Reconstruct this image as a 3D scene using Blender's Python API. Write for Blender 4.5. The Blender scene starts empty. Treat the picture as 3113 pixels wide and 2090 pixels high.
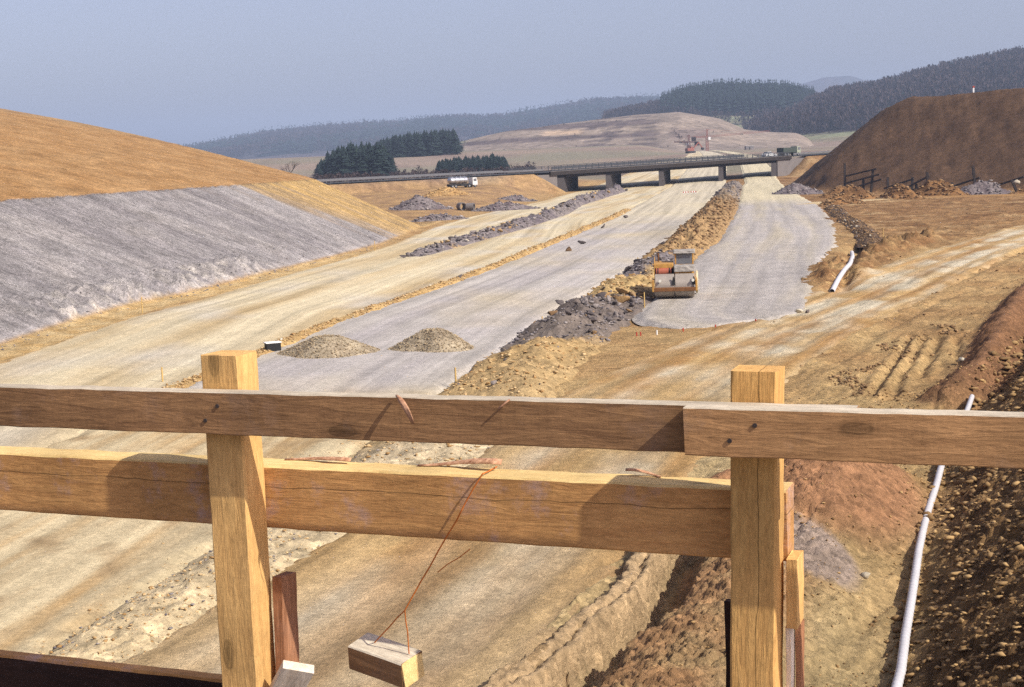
import bpy, math, random
import numpy as np
from mathutils import Matrix, Vector

R = math.radians
scene = bpy.context.scene

# ------------------------------------------------------------------ camera
cam_data = bpy.data.cameras.new('camera')
cam_data.sensor_width = 36.0
cam_data.lens = 50.0
cam_data.clip_start = 0.05
cam_data.clip_end = 40000
cam = bpy.data.objects.new('camera', cam_data)
scene.collection.objects.link(cam)
_p, _r = R(7.33), R(2.2)
_F = Vector((0, math.cos(_p), -math.sin(_p)))
_U0 = Vector((0, math.sin(_p), math.cos(_p)))
_R0 = Vector((1, 0, 0))
_RX = _R0 * math.cos(_r) - _U0 * math.sin(_r)
_UP = _U0 * math.cos(_r) + _R0 * math.sin(_r)
cam.matrix_world = Matrix(((_RX.x, _UP.x, -_F.x, 0), (_RX.y, _UP.y, -_F.y, 0), (_RX.z, _UP.z, -_F.z, 7.6), (0, 0, 0, 1)))
scene.camera = cam

# ------------------------------------------------------------------ sky, sun, exposure
SUN_EL = R(41)
LX, LY = -0.814, 0.581                       # horizontal direction the light travels in
world = bpy.data.worlds.new('World')
scene.world = world
world.use_nodes = True
wn, wl = world.node_tree.nodes, world.node_tree.links
wn.clear()
sky = wn.new('ShaderNodeTexSky')
sky.sky_type = 'NISHITA'
sky.sun_disc = False
sky.sun_elevation = SUN_EL
sky.sun_rotation = math.atan2(-LX, -LY)      # bearing of the sun, clockwise from +Y
sky.altitude = 350
sky.air_density = 1.0
sky.dust_density = 3.5
sky.ozone_density = 2.5
hs = wn.new('ShaderNodeHueSaturation')
hs.inputs['Saturation'].default_value = 0.74
hs.inputs['Value'].default_value = 1.0
tint = wn.new('ShaderNodeMix'); tint.data_type = 'RGBA'; tint.blend_type = 'MULTIPLY'
tint.inputs['Factor'].default_value = 1.0
tint.inputs['B'].default_value = (1.03, 0.92, 1.0, 1)
bg = wn.new('ShaderNodeBackground')
bg.inputs['Strength'].default_value = 0.14
wo = wn.new('ShaderNodeOutputWorld')
wl.new(sky.outputs['Color'], hs.inputs['Color'])
wl.new(hs.outputs['Color'], tint.inputs['A'])
wl.new(tint.outputs['Result'], bg.inputs['Color'])
wl.new(bg.outputs['Background'], wo.inputs['Surface'])

sun_data = bpy.data.lights.new('sun', 'SUN')
sun_data.energy = 5.0
sun_data.angle = R(0.53)
sun_data.color = (1.0, 0.955, 0.86)
sun = bpy.data.objects.new('sun', sun_data)
scene.collection.objects.link(sun)
_ld = Vector((LX * math.cos(SUN_EL), LY * math.cos(SUN_EL), -math.sin(SUN_EL)))
sun.rotation_euler = _ld.to_track_quat('-Z', 'Y').to_euler()
sun.location = (200, -150, 260)

scene.view_settings.view_transform = 'Standard'
scene.view_settings.look = 'None'
scene.view_settings.gamma = 1.0
scene.view_settings.exposure = 0.13
scene.view_settings.use_curve_mapping = False
scene.cycles.max_bounces = 6
scene.cycles.volume_bounces = 0
scene.cycles.use_denoising = False

rng = np.random.default_rng(7)
random.seed(7)
COL = scene.collection

# ------------------------------------------------------------------ helpers
def lin(r, g, b, k=1.0):
    def f(c):
        c /= 255.0
        return c / 12.92 if c <= 0.04045 else ((c + 0.055) / 1.055) ** 2.4
    return np.array([f(r), f(g), f(b)]) / k

def sm(t):
    t = np.clip(t, 0.0, 1.0)
    return t * t * (3 - 2 * t)

_perm = np.random.default_rng(11).permutation(1024)
_ang = np.random.default_rng(12).random(1024) * 2 * math.pi
_gx, _gy = np.cos(_ang), np.sin(_ang)

def perlin(x, y, seed=0):
    x = np.asarray(x, float); y = np.asarray(y, float)
    xi = np.floor(x).astype(np.int64); yi = np.floor(y).astype(np.int64)
    xf = x - xi; yf = y - yi
    u = xf * xf * xf * (xf * (xf * 6 - 15) + 10)
    v = yf * yf * yf * (yf * (yf * 6 - 15) + 10)
    def g(ix, iy, dx, dy):
        h = _perm[(_perm[(ix + seed * 131) & 1023] + iy) & 1023]
        return _gx[h] * dx + _gy[h] * dy
    a = g(xi, yi, xf, yf); b = g(xi + 1, yi, xf - 1, yf)
    c = g(xi, yi + 1, xf, yf - 1); d = g(xi + 1, yi + 1, xf - 1, yf - 1)
    return (a + u * (b - a) + v * ((c + u * (d - c)) - (a + u * (b - a)))) * 1.5

def fbm(x, y, octaves=4, seed=0, gain=0.5):
    s, a, t = 0.0, 1.0, 0.0
    for k in range(octaves):
        s = s + a * perlin(x, y, seed + k); t += a
        a *= gain; x = x * 2.03 + 7.1; y = y * 2.03 - 3.3
    return s / t

def link(o, parent=None):
    COL.objects.link(o)
    if parent is not None:
        o.parent = parent
    return o

def tag(o, label=None, cat=None, group=None, kind=None):
    if label: o['label'] = label
    if cat: o['category'] = cat
    if group: o['group'] = group
    if kind: o['kind'] = kind
    return o

def empty(name, loc=(0, 0, 0), rz=0.0, scale=1.0):
    o = bpy.data.objects.new(name, None)
    o.empty_display_size = 0.2
    o.location = loc; o.rotation_euler = (0, 0, rz); o.scale = (scale,) * 3
    return link(o)

def arr_mesh(name, v, f, mat=None, smooth=False, col=None, attrs=None):
    """mesh from numpy arrays: v (N,3), f (M,k) with k = 3 or 4"""
    v = np.asarray(v, np.float32); f = np.asarray(f, np.int32)
    me = bpy.data.meshes.new(name)
    n, k = f.shape
    me.vertices.add(len(v)); me.vertices.foreach_set('co', v.ravel())
    me.loops.add(n * k); me.loops.foreach_set('vertex_index', f.ravel())
    me.polygons.add(n)
    me.polygons.foreach_set('loop_start', np.arange(0, n * k, k, dtype=np.int32))
    me.polygons.foreach_set('loop_total', np.full(n, k, np.int32))
    if smooth:
        me.polygons.foreach_set('use_smooth', np.ones(n, bool))
    if col is not None:
        a = me.attributes.new('Col', 'FLOAT_COLOR', 'POINT')
        c = np.ones((len(v), 4), np.float32); c[:, :3] = np.clip(col, 0.002, 0.9)
        a.data.foreach_set('color', c.ravel())
    for nm, arr in (attrs or {}).items():
        a = me.attributes.new(nm, 'FLOAT', 'POINT')
        a.data.foreach_set('value', np.asarray(arr, np.float32).ravel())
    me.update(calc_edges=True)
    if mat is not None:
        me.materials.append(mat)
    return me

def grid_faces(nr, nc):
    i = np.arange(nr - 1)[:, None] * nc + np.arange(nc - 1)[None, :]
    i = i.ravel()
    return np.stack([i, i + 1, i + nc + 1, i + nc], 1)

class MB:
    """collects boxes, tubes and profiles; build() links them as one mesh object"""
    def __init__(s):
        s.v = []; s.f = []
    def add(s, v, f):
        n = len(s.v)
        s.v += [tuple(p) for p in v]; s.f += [tuple(i + n for i in q) for q in f]
        return s
    def box(s, c, d, m=None, taper=1.0):
        x, y, z = d[0] / 2, d[1] / 2, d[2] / 2
        p = [(-x, -y, -z), (x, -y, -z), (x, y, -z), (-x, y, -z)]
        p += [(a * taper, b * taper, z) for a, b, _ in p]
        p = [Vector(q) for q in p]
        if m is not None: p = [m @ q for q in p]
        c = Vector(c)
        return s.add([q + c for q in p], [(3, 2, 1, 0), (4, 5, 6, 7), (0, 1, 5, 4), (1, 2, 6, 5), (2, 3, 7, 6), (3, 0, 4, 7)])
    def tube(s, a, b, r0, r1=None, n=8):
        a, b = Vector(a), Vector(b); r1 = r0 if r1 is None else r1
        d = (b - a).normalized()
        u = d.orthogonal().normalized(); w = d.cross(u)
        v = []
        for q, r in ((a, r0), (b, r1)):
            for k in range(n):
                t = 2 * math.pi * k / n
                v.append(q + (u * math.cos(t) + w * math.sin(t)) * r)
        f = [(k, (k + 1) % n, n + (k + 1) % n, n + k) for k in range(n)]
        f += [tuple(range(n - 1, -1, -1)), tuple(range(n, 2 * n))]
        return s.add(v, f)
    def bar(s, a, b, w, h=None):
        """square bar from a to b"""
        a, b = Vector(a), Vector(b); h = w if h is None else h
        d = b - a; L = d.length; d.normalize()
        up = Vector((0, 0, 1)) if abs(d.z) < 0.95 else Vector((1, 0, 0))
        y = up.cross(d).normalized(); z = d.cross(y)
        m = Matrix((d, y, z)).transposed()
        return s.box((a + b) / 2, (L, w, h), m)
    def prism(s, prof, y0, y1):
        """profile in x,z extruded along y"""
        n = len(prof)
        v = [(x, y0, z) for x, z in prof] + [(x, y1, z) for x, z in prof]
        f = [(k, n + k, n + (k + 1) % n, (k + 1) % n) for k in range(n)]
        f += [tuple(range(n)), tuple(range(2 * n - 1, n - 1, -1))]
        return s.add(v, f)
    def build(s, name, mat, parent=None, smooth=False, bevel=0.0):
        me = bpy.data.meshes.new(name)
        me.from_pydata(s.v, [], s.f)
        me.materials.append(mat)
        if smooth:
            me.polygons.foreach_set('use_smooth', [True] * len(me.polygons))
        me.update()
        o = link(bpy.data.objects.new(name, me), parent)
        if bevel:
            b = o.modifiers.new('bevel', 'BEVEL'); b.width = bevel; b.segments = 2; b.limit_method = 'ANGLE'
        return o

def copy_tree(o, parent=None):
    c = o.copy(); COL.objects.link(c); c.parent = parent
    for ch in list(o.children):
        copy_tree(ch, c)
    return c

# ------------------------------------------------------------------ materials
def new_mat(name):
    m = bpy.data.materials.new(name); m.use_nodes = True
    nt = m.node_tree
    b = nt.nodes['Principled BSDF']
    b.inputs['Specular IOR Level'].default_value = 0.2
    b.inputs['Roughness'].default_value = 0.9
    return m, nt, b

def N(nt, t, **kw):
    n = nt.nodes.new(t)
    for k, v in kw.items():
        if k in n.inputs: n.inputs[k].default_value = v
        else: setattr(n, k, v)
    return n

def mix(nt, a, b, fac, mode='MIX'):
    m = nt.nodes.new('ShaderNodeMix'); m.data_type = 'RGBA'; m.blend_type = mode
    for sock, val in (('A', a), ('B', b), ('Factor', fac)):
        s = m.inputs[sock] if sock != 'Factor' else m.inputs[0]
        if sock == 'A': s = m.inputs[6]
        if sock == 'B': s = m.inputs[7]
        if hasattr(val, 'links') or hasattr(val, 'is_linked'):
            nt.links.new(val, s)
        else:
            s.default_value = val if sock == 'Factor' else (*val, 1)
    return m.outputs[2]

def ramp(nt, src, stops):
    r = nt.nodes.new('ShaderNodeValToRGB')
    e = r.color_ramp.elements
    while len(e) < len(stops): e.new(0.5)
    for k, (p, c) in enumerate(stops):
        e[k].position = p
        e[k].color = (c, c, c, 1) if isinstance(c, (int, float)) else (*c, 1)
    nt.links.new(src, r.inputs['Fac'])
    return r.outputs['Color']

def soil_mat(name, scales=(1.2, 9.0), amount=0.35, bump=0.25, bump_scale=14.0, streak=None, bdist=0.06, face=False, speck=9.0, sa_=1.0):
    """vertex colour (the soil's own colour from place to place) broken up by noise, with fine relief"""
    m, nt, b = new_mat(name)
    at = N(nt, 'ShaderNodeAttribute', attribute_name='Col')
    tc = N(nt, 'ShaderNodeTexCoord')
    n1 = N(nt, 'ShaderNodeTexNoise', Scale=scales[0], Detail=6.0, Roughness=0.65)
    n2 = N(nt, 'ShaderNodeTexNoise', Scale=scales[1], Detail=4.0, Roughness=0.7)
    nt.links.new(tc.outputs['Object'], n1.inputs['Vector']); nt.links.new(tc.outputs['Object'], n2.inputs['Vector'])
    lo, hi = 1 - amount, 1 + amount
    r1 = ramp(nt, n1.outputs['Fac'], [(0.3, lo), (0.7, hi)])
    r2 = ramp(nt, n2.outputs['Fac'], [(0.3, lo), (0.72, hi)])
    c = mix(nt, at.outputs['Color'], r1, 1.0, 'MULTIPLY')
    c = mix(nt, c, r2, 1.0, 'MULTIPLY')
    # small stones and crumbs: every one its own tone
    for vs, lo_, hi_ in ((speck, 1 - 0.30 * sa_, 1 + 0.26 * sa_), (speck * 0.27, 1 - 0.16 * sa_, 1 + 0.14 * sa_)):
        vo = N(nt, 'ShaderNodeTexVoronoi', Scale=vs, Randomness=1.0)
        nt.links.new(tc.outputs['Object'], vo.inputs['Vector'])
        sp_ = N(nt, 'ShaderNodeSeparateColor'); nt.links.new(vo.outputs['Color'], sp_.inputs[0])
        c = mix(nt, c, ramp(nt, sp_.outputs[0], [(0.0, lo_), (0.25, 0.96), (0.75, 1.03), (1.0, hi_)]), 1.0, 'MULTIPLY')
    if streak:
        # wheel streaks along the road: attributes t (across, metres) and s (along, metres)
        ta = N(nt, 'ShaderNodeAttribute', attribute_name='t'); sa = N(nt, 'ShaderNodeAttribute', attribute_name='s')
        cx = N(nt, 'ShaderNodeCombineXYZ')
        ml = N(nt, 'ShaderNodeMath', operation='MULTIPLY'); ml.inputs[1].default_value = streak[1]
        nt.links.new(sa.outputs['Fac'], ml.inputs[0])
        nt.links.new(ta.outputs['Fac'], cx.inputs['X']); nt.links.new(ml.outputs[0], cx.inputs['Y'])
        n3 = N(nt, 'ShaderNodeTexNoise', Scale=streak[0], Detail=7.0, Roughness=0.62, Distortion=0.25)
        nt.links.new(cx.outputs[0], n3.inputs['Vector'])
        r3 = ramp(nt, n3.outputs['Fac'], [(0.28, 1 - streak[2]), (0.5, 1.0), (0.75, 1 + streak[2])])
        c = mix(nt, c, r3, 1.0, 'MULTIPLY')
    nt.links.new(c, b.inputs['Base Color'])
    if face:
        fa = N(nt, 'ShaderNodeAttribute', attribute_name='face')
        mp = N(nt, 'ShaderNodeMapping'); mp.inputs['Scale'].default_value = (0.07, 1.5, 0.07)
        nt.links.new(tc.outputs['Object'], mp.inputs['Vector'])
        n5 = N(nt, 'ShaderNodeTexNoise', Scale=1.0, Detail=9.0, Roughness=0.7, Distortion=0.4)
        nt.links.new(mp.outputs[0], n5.inputs['Vector'])
        r5 = ramp(nt, n5.outputs['Fac'], [(0.29, 0.62), (0.39, 0.94), (0.6, 1.03), (0.76, 1.12)])
        c2 = mix(nt, c, r5, 1.0, 'MULTIPLY')
        c = mix(nt, c, c2, fa.outputs['Fac'])
        nt.links.new(c, b.inputs['Base Color'])
    n4 = N(nt, 'ShaderNodeTexNoise', Scale=bump_scale, Detail=8.0, Roughness=0.75)
    nt.links.new(tc.outputs['Object'], n4.inputs['Vector'])
    bp = N(nt, 'ShaderNodeBump', Strength=bump, Distance=bdist)
    nt.links.new(n4.outputs['Fac'], bp.inputs['Height'])
    if face:
        bp2 = N(nt, 'ShaderNodeBump', Strength=0.9, Distance=0.5)
        mm = N(nt, 'ShaderNodeMath', operation='MULTIPLY')
        nt.links.new(n5.outputs['Fac'], mm.inputs[0]); nt.links.new(fa.outputs['Fac'], mm.inputs[1])
        nt.links.new(mm.outputs[0], bp2.inputs['Height']); nt.links.new(bp2.outputs['Normal'], bp.inputs['Normal'])
    nt.links.new(bp.outputs['Normal'], b.inputs['Normal'])
    b.inputs['Specular IOR Level'].default_value = 0.1
    b.inputs['Roughness'].default_value = 1.0
    return m

def flat_mat(name, col, rough=0.7, var=0.2, scale=4.0, spec=0.3, metal=0.0, bump=0.0, col2=None):
    """paint, stone, concrete: one colour with dirt and wear"""
    m, nt, b = new_mat(name)
    tc = N(nt, 'ShaderNodeTexCoord')
    n1 = N(nt, 'ShaderNodeTexNoise', Scale=scale, Detail=7.0, Roughness=0.7)
    nt.links.new(tc.outputs['Object'], n1.inputs['Vector'])
    c1 = tuple(float(x) for x in col)
    c2 = tuple(float(x) for x in (col2 if col2 is not None else np.array(col) * (1 - var)))
    r = ramp(nt, n1.outputs['Fac'], [(0.3, c2), (0.68, c1)])
    nt.links.new(r, b.inputs['Base Color'])
    b.inputs['Roughness'].default_value = rough
    b.inputs['Specular IOR Level'].default_value = spec
    b.inputs['Metallic'].default_value = metal
    if bump:
        bp = N(nt, 'ShaderNodeBump', Strength=bump, Distance=0.03)
        nt.links.new(n1.outputs['Fac'], bp.inputs['Height']); nt.links.new(bp.outputs['Normal'], b.inputs['Normal'])
    return m

def rock_mat(name, ca, cb):
    """each stone its own tone between two colours"""
    m, nt, b = new_mat(name)
    oi = N(nt, 'ShaderNodeObjectInfo'); tc = N(nt, 'ShaderNodeTexCoord')
    n1 = N(nt, 'ShaderNodeTexNoise', Scale=3.0, Detail=6.0, Roughness=0.7)
    nt.links.new(tc.outputs['Object'], n1.inputs['Vector'])
    c = mix(nt, tuple(ca), tuple(cb), oi.outputs['Random'])
    c = mix(nt, c, ramp(nt, n1.outputs['Fac'], [(0.3, 0.65), (0.7, 1.25)]), 1.0, 'MULTIPLY')
    nt.links.new(c, b.inputs['Base Color'])
    bp = N(nt, 'ShaderNodeBump', Strength=0.5, Distance=0.05)
    nt.links.new(n1.outputs['Fac'], bp.inputs['Height']); nt.links.new(bp.outputs['Normal'], b.inputs['Normal'])
    b.inputs['Roughness'].default_value = 0.95
    return m

def wood_mat(name, ca, cb, dirt=(0.45, 0.40, 0.42), dirt_amt=0.3, sat=1.0, saw=0.15, crack=None):
    """sawn softwood, grain along local X, with knots, saw marks and grey weather stains"""
    m, nt, b = new_mat(name)
    tc = N(nt, 'ShaderNodeTexCoord'); oi = N(nt, 'ShaderNodeObjectInfo')
    ad = N(nt, 'ShaderNodeVectorMath', operation='ADD')
    sc = N(nt, 'ShaderNodeVectorMath', operation='SCALE'); sc.inputs['Scale'].default_value = 7.0
    cx = N(nt, 'ShaderNodeCombineXYZ')
    for k in ('X', 'Y', 'Z'): nt.links.new(oi.outputs['Random'], cx.inputs[k])
    nt.links.new(cx.outputs[0], sc.inputs[0])
    nt.links.new(tc.outputs['Object'], ad.inputs[0]); nt.links.new(sc.outputs[0], ad.inputs[1])
    mp = N(nt, 'ShaderNodeMapping'); mp.inputs['Scale'].default_value = (4.5, 42.0, 42.0)
    nt.links.new(ad.outputs[0], mp.inputs['Vector'])
    g = N(nt, 'ShaderNodeTexNoise', Scale=1.0, Detail=8.0, Roughness=0.68, Distortion=0.8)
    nt.links.new(mp.outputs[0], g.inputs['Vector'])
    w = N(nt, 'ShaderNodeTexNoise', Scale=2.2, Detail=4.0, Roughness=0.6)
    nt.links.new(ad.outputs[0], w.inputs['Vector'])
    c = mix(nt, tuple(cb), tuple(ca), ramp(nt, g.outputs['Fac'], [(0.22, 0.0), (0.72, 1.0)]))
    c = mix(nt, c, ramp(nt, w.outputs['Fac'], [(0.3, 0.72), (0.7, 1.2)]), 1.0, 'MULTIPLY')
    # knots
    mk = N(nt, 'ShaderNodeMapping'); mk.inputs['Scale'].default_value = (2.3, 6.0, 6.0)
    nt.links.new(ad.outputs[0], mk.inputs['Vector'])
    vo = N(nt, 'ShaderNodeTexVoronoi', Scale=1.0, Randomness=1.0)
    nt.links.new(mk.outputs[0], vo.inputs['Vector'])
    k = ramp(nt, vo.outputs['Distance'], [(0.05, 0.35), (0.09, 0.55), (0.105, 0.40), (0.125, 0.8), (0.2, 1.0)])
    c = mix(nt, c, k, 0.85, 'MULTIPLY')
    # cement and weather stains
    d = N(nt, 'ShaderNodeTexNoise', Scale=5.0, Detail=8.0, Roughness=0.75)
    nt.links.new(ad.outputs[0], d.inputs['Vector'])
    df = ramp(nt, d.outputs['Fac'], [(0.54, 0.0), (0.72, dirt_amt)])
    c = mix(nt, c, tuple(dirt), df)
    fm = N(nt, 'ShaderNodeMapping'); fm.inputs['Scale'].default_value = (28.0, 150.0, 150.0)
    nt.links.new(ad.outputs[0], fm.inputs['Vector'])
    fn = N(nt, 'ShaderNodeTexNoise', Scale=1.0, Detail=5.0, Roughness=0.8)
    nt.links.new(fm.outputs[0], fn.inputs['Vector'])
    c = mix(nt, c, ramp(nt, fn.outputs['Fac'], [(0.3, 0.72), (0.7, 1.24)]), 1.0, 'MULTIPLY')
    if crack is not None:
        # one long drying crack along the grain
        sx = N(nt, 'ShaderNodeSeparateXYZ'); nt.links.new(tc.outputs['Object'], sx.inputs[0])
        cn = N(nt, 'ShaderNodeTexNoise', Scale=3.0, Detail=4.0); cn.noise_dimensions = '1D'
        nt.links.new(sx.outputs['X'], cn.inputs['W'])
        m1 = N(nt, 'ShaderNodeMath', operation='MULTIPLY_ADD'); m1.inputs[1].default_value = 0.03; m1.inputs[2].default_value = crack - 0.015
        nt.links.new(cn.outputs['Fac'], m1.inputs[0])
        m2 = N(nt, 'ShaderNodeMath', operation='SUBTRACT'); nt.links.new(sx.outputs['Z'], m2.inputs[0]); nt.links.new(m1.outputs[0], m2.inputs[1])
        m3 = N(nt, 'ShaderNodeMath', operation='ABSOLUTE'); nt.links.new(m2.outputs[0], m3.inputs[0])
        m4 = N(nt, 'ShaderNodeMath', operation='MULTIPLY'); nt.links.new(m3.outputs[0], m4.inputs[0]); m4.inputs[1].default_value = 100.0
        c = mix(nt, c, ramp(nt, m4.outputs[0], [(0.06, 0.38), (0.20, 1.0)]), 1.0, 'MULTIPLY')
    nt.links.new(c, b.inputs['Base Color'])
    # saw marks across the grain + grain relief
    ms = N(nt, 'ShaderNodeMapping'); ms.inputs['Scale'].default_value = (60.0, 9.0, 9.0); ms.inputs['Rotation'].default_value = (0, 0, 0.25)
    nt.links.new(ad.outputs[0], ms.inputs['Vector'])
    s = N(nt, 'ShaderNodeTexNoise', Scale=1.0, Detail=3.0)
    nt.links.new(ms.outputs[0], s.inputs['Vector'])
    mm = N(nt, 'ShaderNodeMath', operation='MULTIPLY_ADD'); mm.inputs[1].default_value = saw
    nt.links.new(s.outputs['Fac'], mm.inputs[0]); nt.links.new(g.outputs['Fac'], mm.inputs[2])
    bp = N(nt, 'ShaderNodeBump', Strength=0.8, Distance=0.006)
    nt.links.new(mm.outputs[0], bp.inputs['Height']); nt.links.new(bp.outputs['Normal'], b.inputs['Normal'])
    b.inputs['Roughness'].default_value = 0.85
    return m

K = 1.32                                       # light on level ground, to turn a lit tone into a base colour
def alb(r, g, b, k=None): return lin(r, g, b, k or K)
# ------------------------------------------------------------------ lie of the land
def ip(y, pts):
    p = sorted(pts)
    return np.interp(y, [a for a, _ in p], [b for _, b in p])

TOE = [(0, -27), (40, -25), (64, -23.3), (73, -22.9), (83, -22), (88.5, -20.3), (103, -17.8), (120, -14.8), (137, -12.2), (171, -9.8), (200, -7), (250, 2.5), (320, 13), (420, 33), (600, 72), (900, 114), (2000, 200)]
PALE_L = [(0, -25), (30, -23), (58, -21.8), (76, -20.9), (84, -19.2), (97, -17.4), (119, -13.7), (137, -11.6), (171, -9.1), (200, -5.5), (260, 6), (320, 15), (420, 36), (600, 75), (900, 117), (1200, 150)]
MID = [(0, -20), (18, -16.5), (40, -13.5), (52, -11.8), (60, -10.4), (70, -8.8), (79, -6.6), (90, -4), (99, -1.9), (117, 1.5), (151, 8), (181, 13.6), (210, 18.3), (320, 36), (600, 83), (900, 122), (1200, 156)]
BERM_L = [(0, -11), (18, -9.2), (22, -7.8), (28.3, -6.3), (30, -5.6), (37.6, -4.4), (47.5, -2.5), (57, -0.5), (70.2, 2.3), (87.8, 6.5), (115, 12.1), (192, 26.2), (305, 46.4), (335, 51.5), (600, 93), (900, 127), (1200, 160)]
BERM_R = [(0, -9), (18, -7.6), (20.7, -6.3), (28.9, -3.2), (35.7, -0.6), (46.5, 1.6), (64.6, 5.2), (76, 7.9), (108, 14.6), (123, 18.3), (187, 30.2), (318, 52.5), (340, 57), (600, 97), (900, 130), (1200, 163)]
PAD_R = [(61.6, 11), (64, 13), (67, 14.2), (80, 17.2), (99, 22), (112, 25.9), (145, 33.4), (192, 42), (287, 56), (320, 62), (365, 69), (420, 78), (600, 103), (900, 134), (1200, 167)]
BANK = [(0, 0), (12, 2.7), (19.4, 5.3), (24.9, 7.3), (33.1, 10.3), (41.6, 13.9), (52.6, 19.3), (65, 26), (80, 34)]

def pdist(x, y, pl):
    """signed distance to a polyline (positive to its right) and the running length"""
    best = np.full(np.shape(x), 1e9); sg = np.zeros(np.shape(x)); run = np.zeros(np.shape(x)); acc = 0.0
    for (x0, y0), (x1, y1) in zip(pl[:-1], pl[1:]):
        dx, dy = x1 - x0, y1 - y0; L = math.hypot(dx, dy)
        t = np.clip(((x - x0) * dx + (y - y0) * dy) / (L * L), 0, 1)
        d = np.hypot(x - x0 - t * dx, y - y0 - t * dy)
        s = np.sign((x - x0) * dy - (y - y0) * dx)
        m = d < best
        best = np.where(m, d, best); sg = np.where(m, s, sg); run = np.where(m, acc + t * L, run)
        acc += L
    return best * np.where(sg == 0, 1, sg), run

RUTS = [([(16.1, 56.9), (13.4, 49.5), (10.9, 43.0)], 0.13, 0.14), ([(16.4, 56.0), (13.6, 48.4), (11.3, 42.4)], 0.13, 0.14), ([(16.9, 55.9), (15.0, 50.7), (13.2, 46.0)], 0.16, 0.18), ([(17.4, 55.1), (15.4, 49.0)], 0.10, 0.14), ([(27.5, 78.1), (21.5, 70.4), (15.0, 58.0), (11.4, 50.0)], 0.08, 0.3), ([(2.3, 27.2), (1.4, 24.8), (0.3, 22.1), (-0.5, 19.6)], -0.06, 0.07), ([(1.6, 26.5), (0.9, 23.5), (0.3, 21.5)], -0.04, 0.05), ([(0.2, 26), (-1.0, 22.5), (-1.9, 19.5)], -0.03, 0.07), ([(38, 103), (30, 88), (24, 77)], 0.07, 0.25), ([(36, 122), (48, 133), (60, 142)], 0.12, 0.4), ([(34, 128), (46, 141), (58, 151)], 0.10, 0.4)]
TRENCH = [(5.5, 31.5), (4.15, 29.1), (2.95, 27.0), (2.5, 25.3), (2.1, 23.6), (1.3, 22.0), (0.7, 20.6), (-0.25, 18.8), (-2.0, 15.5)]
REDRIDGE = [(13.0, 41.5), (14.8, 44.3), (19.4, 55.5), (24.0, 66), (31, 80)]
DITCH = [(16.9, 75.5), (17.6, 77), (20.2, 86), (23.2, 97), (25.9, 107), (28, 114)]
ROUGH = [(18.6, 80), (21.5, 90), (25.5, 99), (30, 108), (35, 116)]

def base_z(x, y):
    """graded level: motorway formation, rising beyond the far bridge, and the plains beside it"""
    mid = ip(y, [(0, 0), (335, 0), (500, 5.2), (800, 8.2), (1000, 9.3), (1200, 13), (2000, 16), (9000, 20)])
    left = ip(y, [(0, 0), (195, 0), (290, 2.6), (330, 3.0), (420, 2.6), (600, 2.3), (640, 4.2), (760, 8), (900, 14.2), (1200, 17), (2000, 20), (9000, 20)])
    w = sm((ip(y, TOE) + 1 - x) / (6 + 0.03 * np.abs(y)))
    return mid + (left - mid) * w

def approach_z(x, y):
    """road embankments carrying the cross road to both ends of the far bridge"""
    s = (x - 12.8) * 0.784 + (y - 320) * 0.62
    d = -(x - 12.8) * 0.62 + (y - 320) * 0.784
    zr = 4.45 + np.clip(s, -300, 200) * 0.0155
    zr = np.where(s < 0, 4.45 + s * 0.004, zr)
    dd = np.maximum(np.maximum(-1.5 - d, d - 17.5), 0)
    sk = s - np.clip(d, 0, 16) * 1.16                            # the opening runs along the motorway
    end = np.maximum(np.minimum(sk + 9.0, 83.0 - sk), 0)           # inside the bridge opening the bank falls away
    out = np.hypot(dd, end)
    return zr - out / 1.55

def smin(a, b, k):
    h = np.clip(0.5 + 0.5 * (b - a) / k, 0, 1)
    return b + (a - b) * h - k * h * (1 - h)

def smax(a, b, k):
    return -smin(-a, -b, k)

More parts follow.
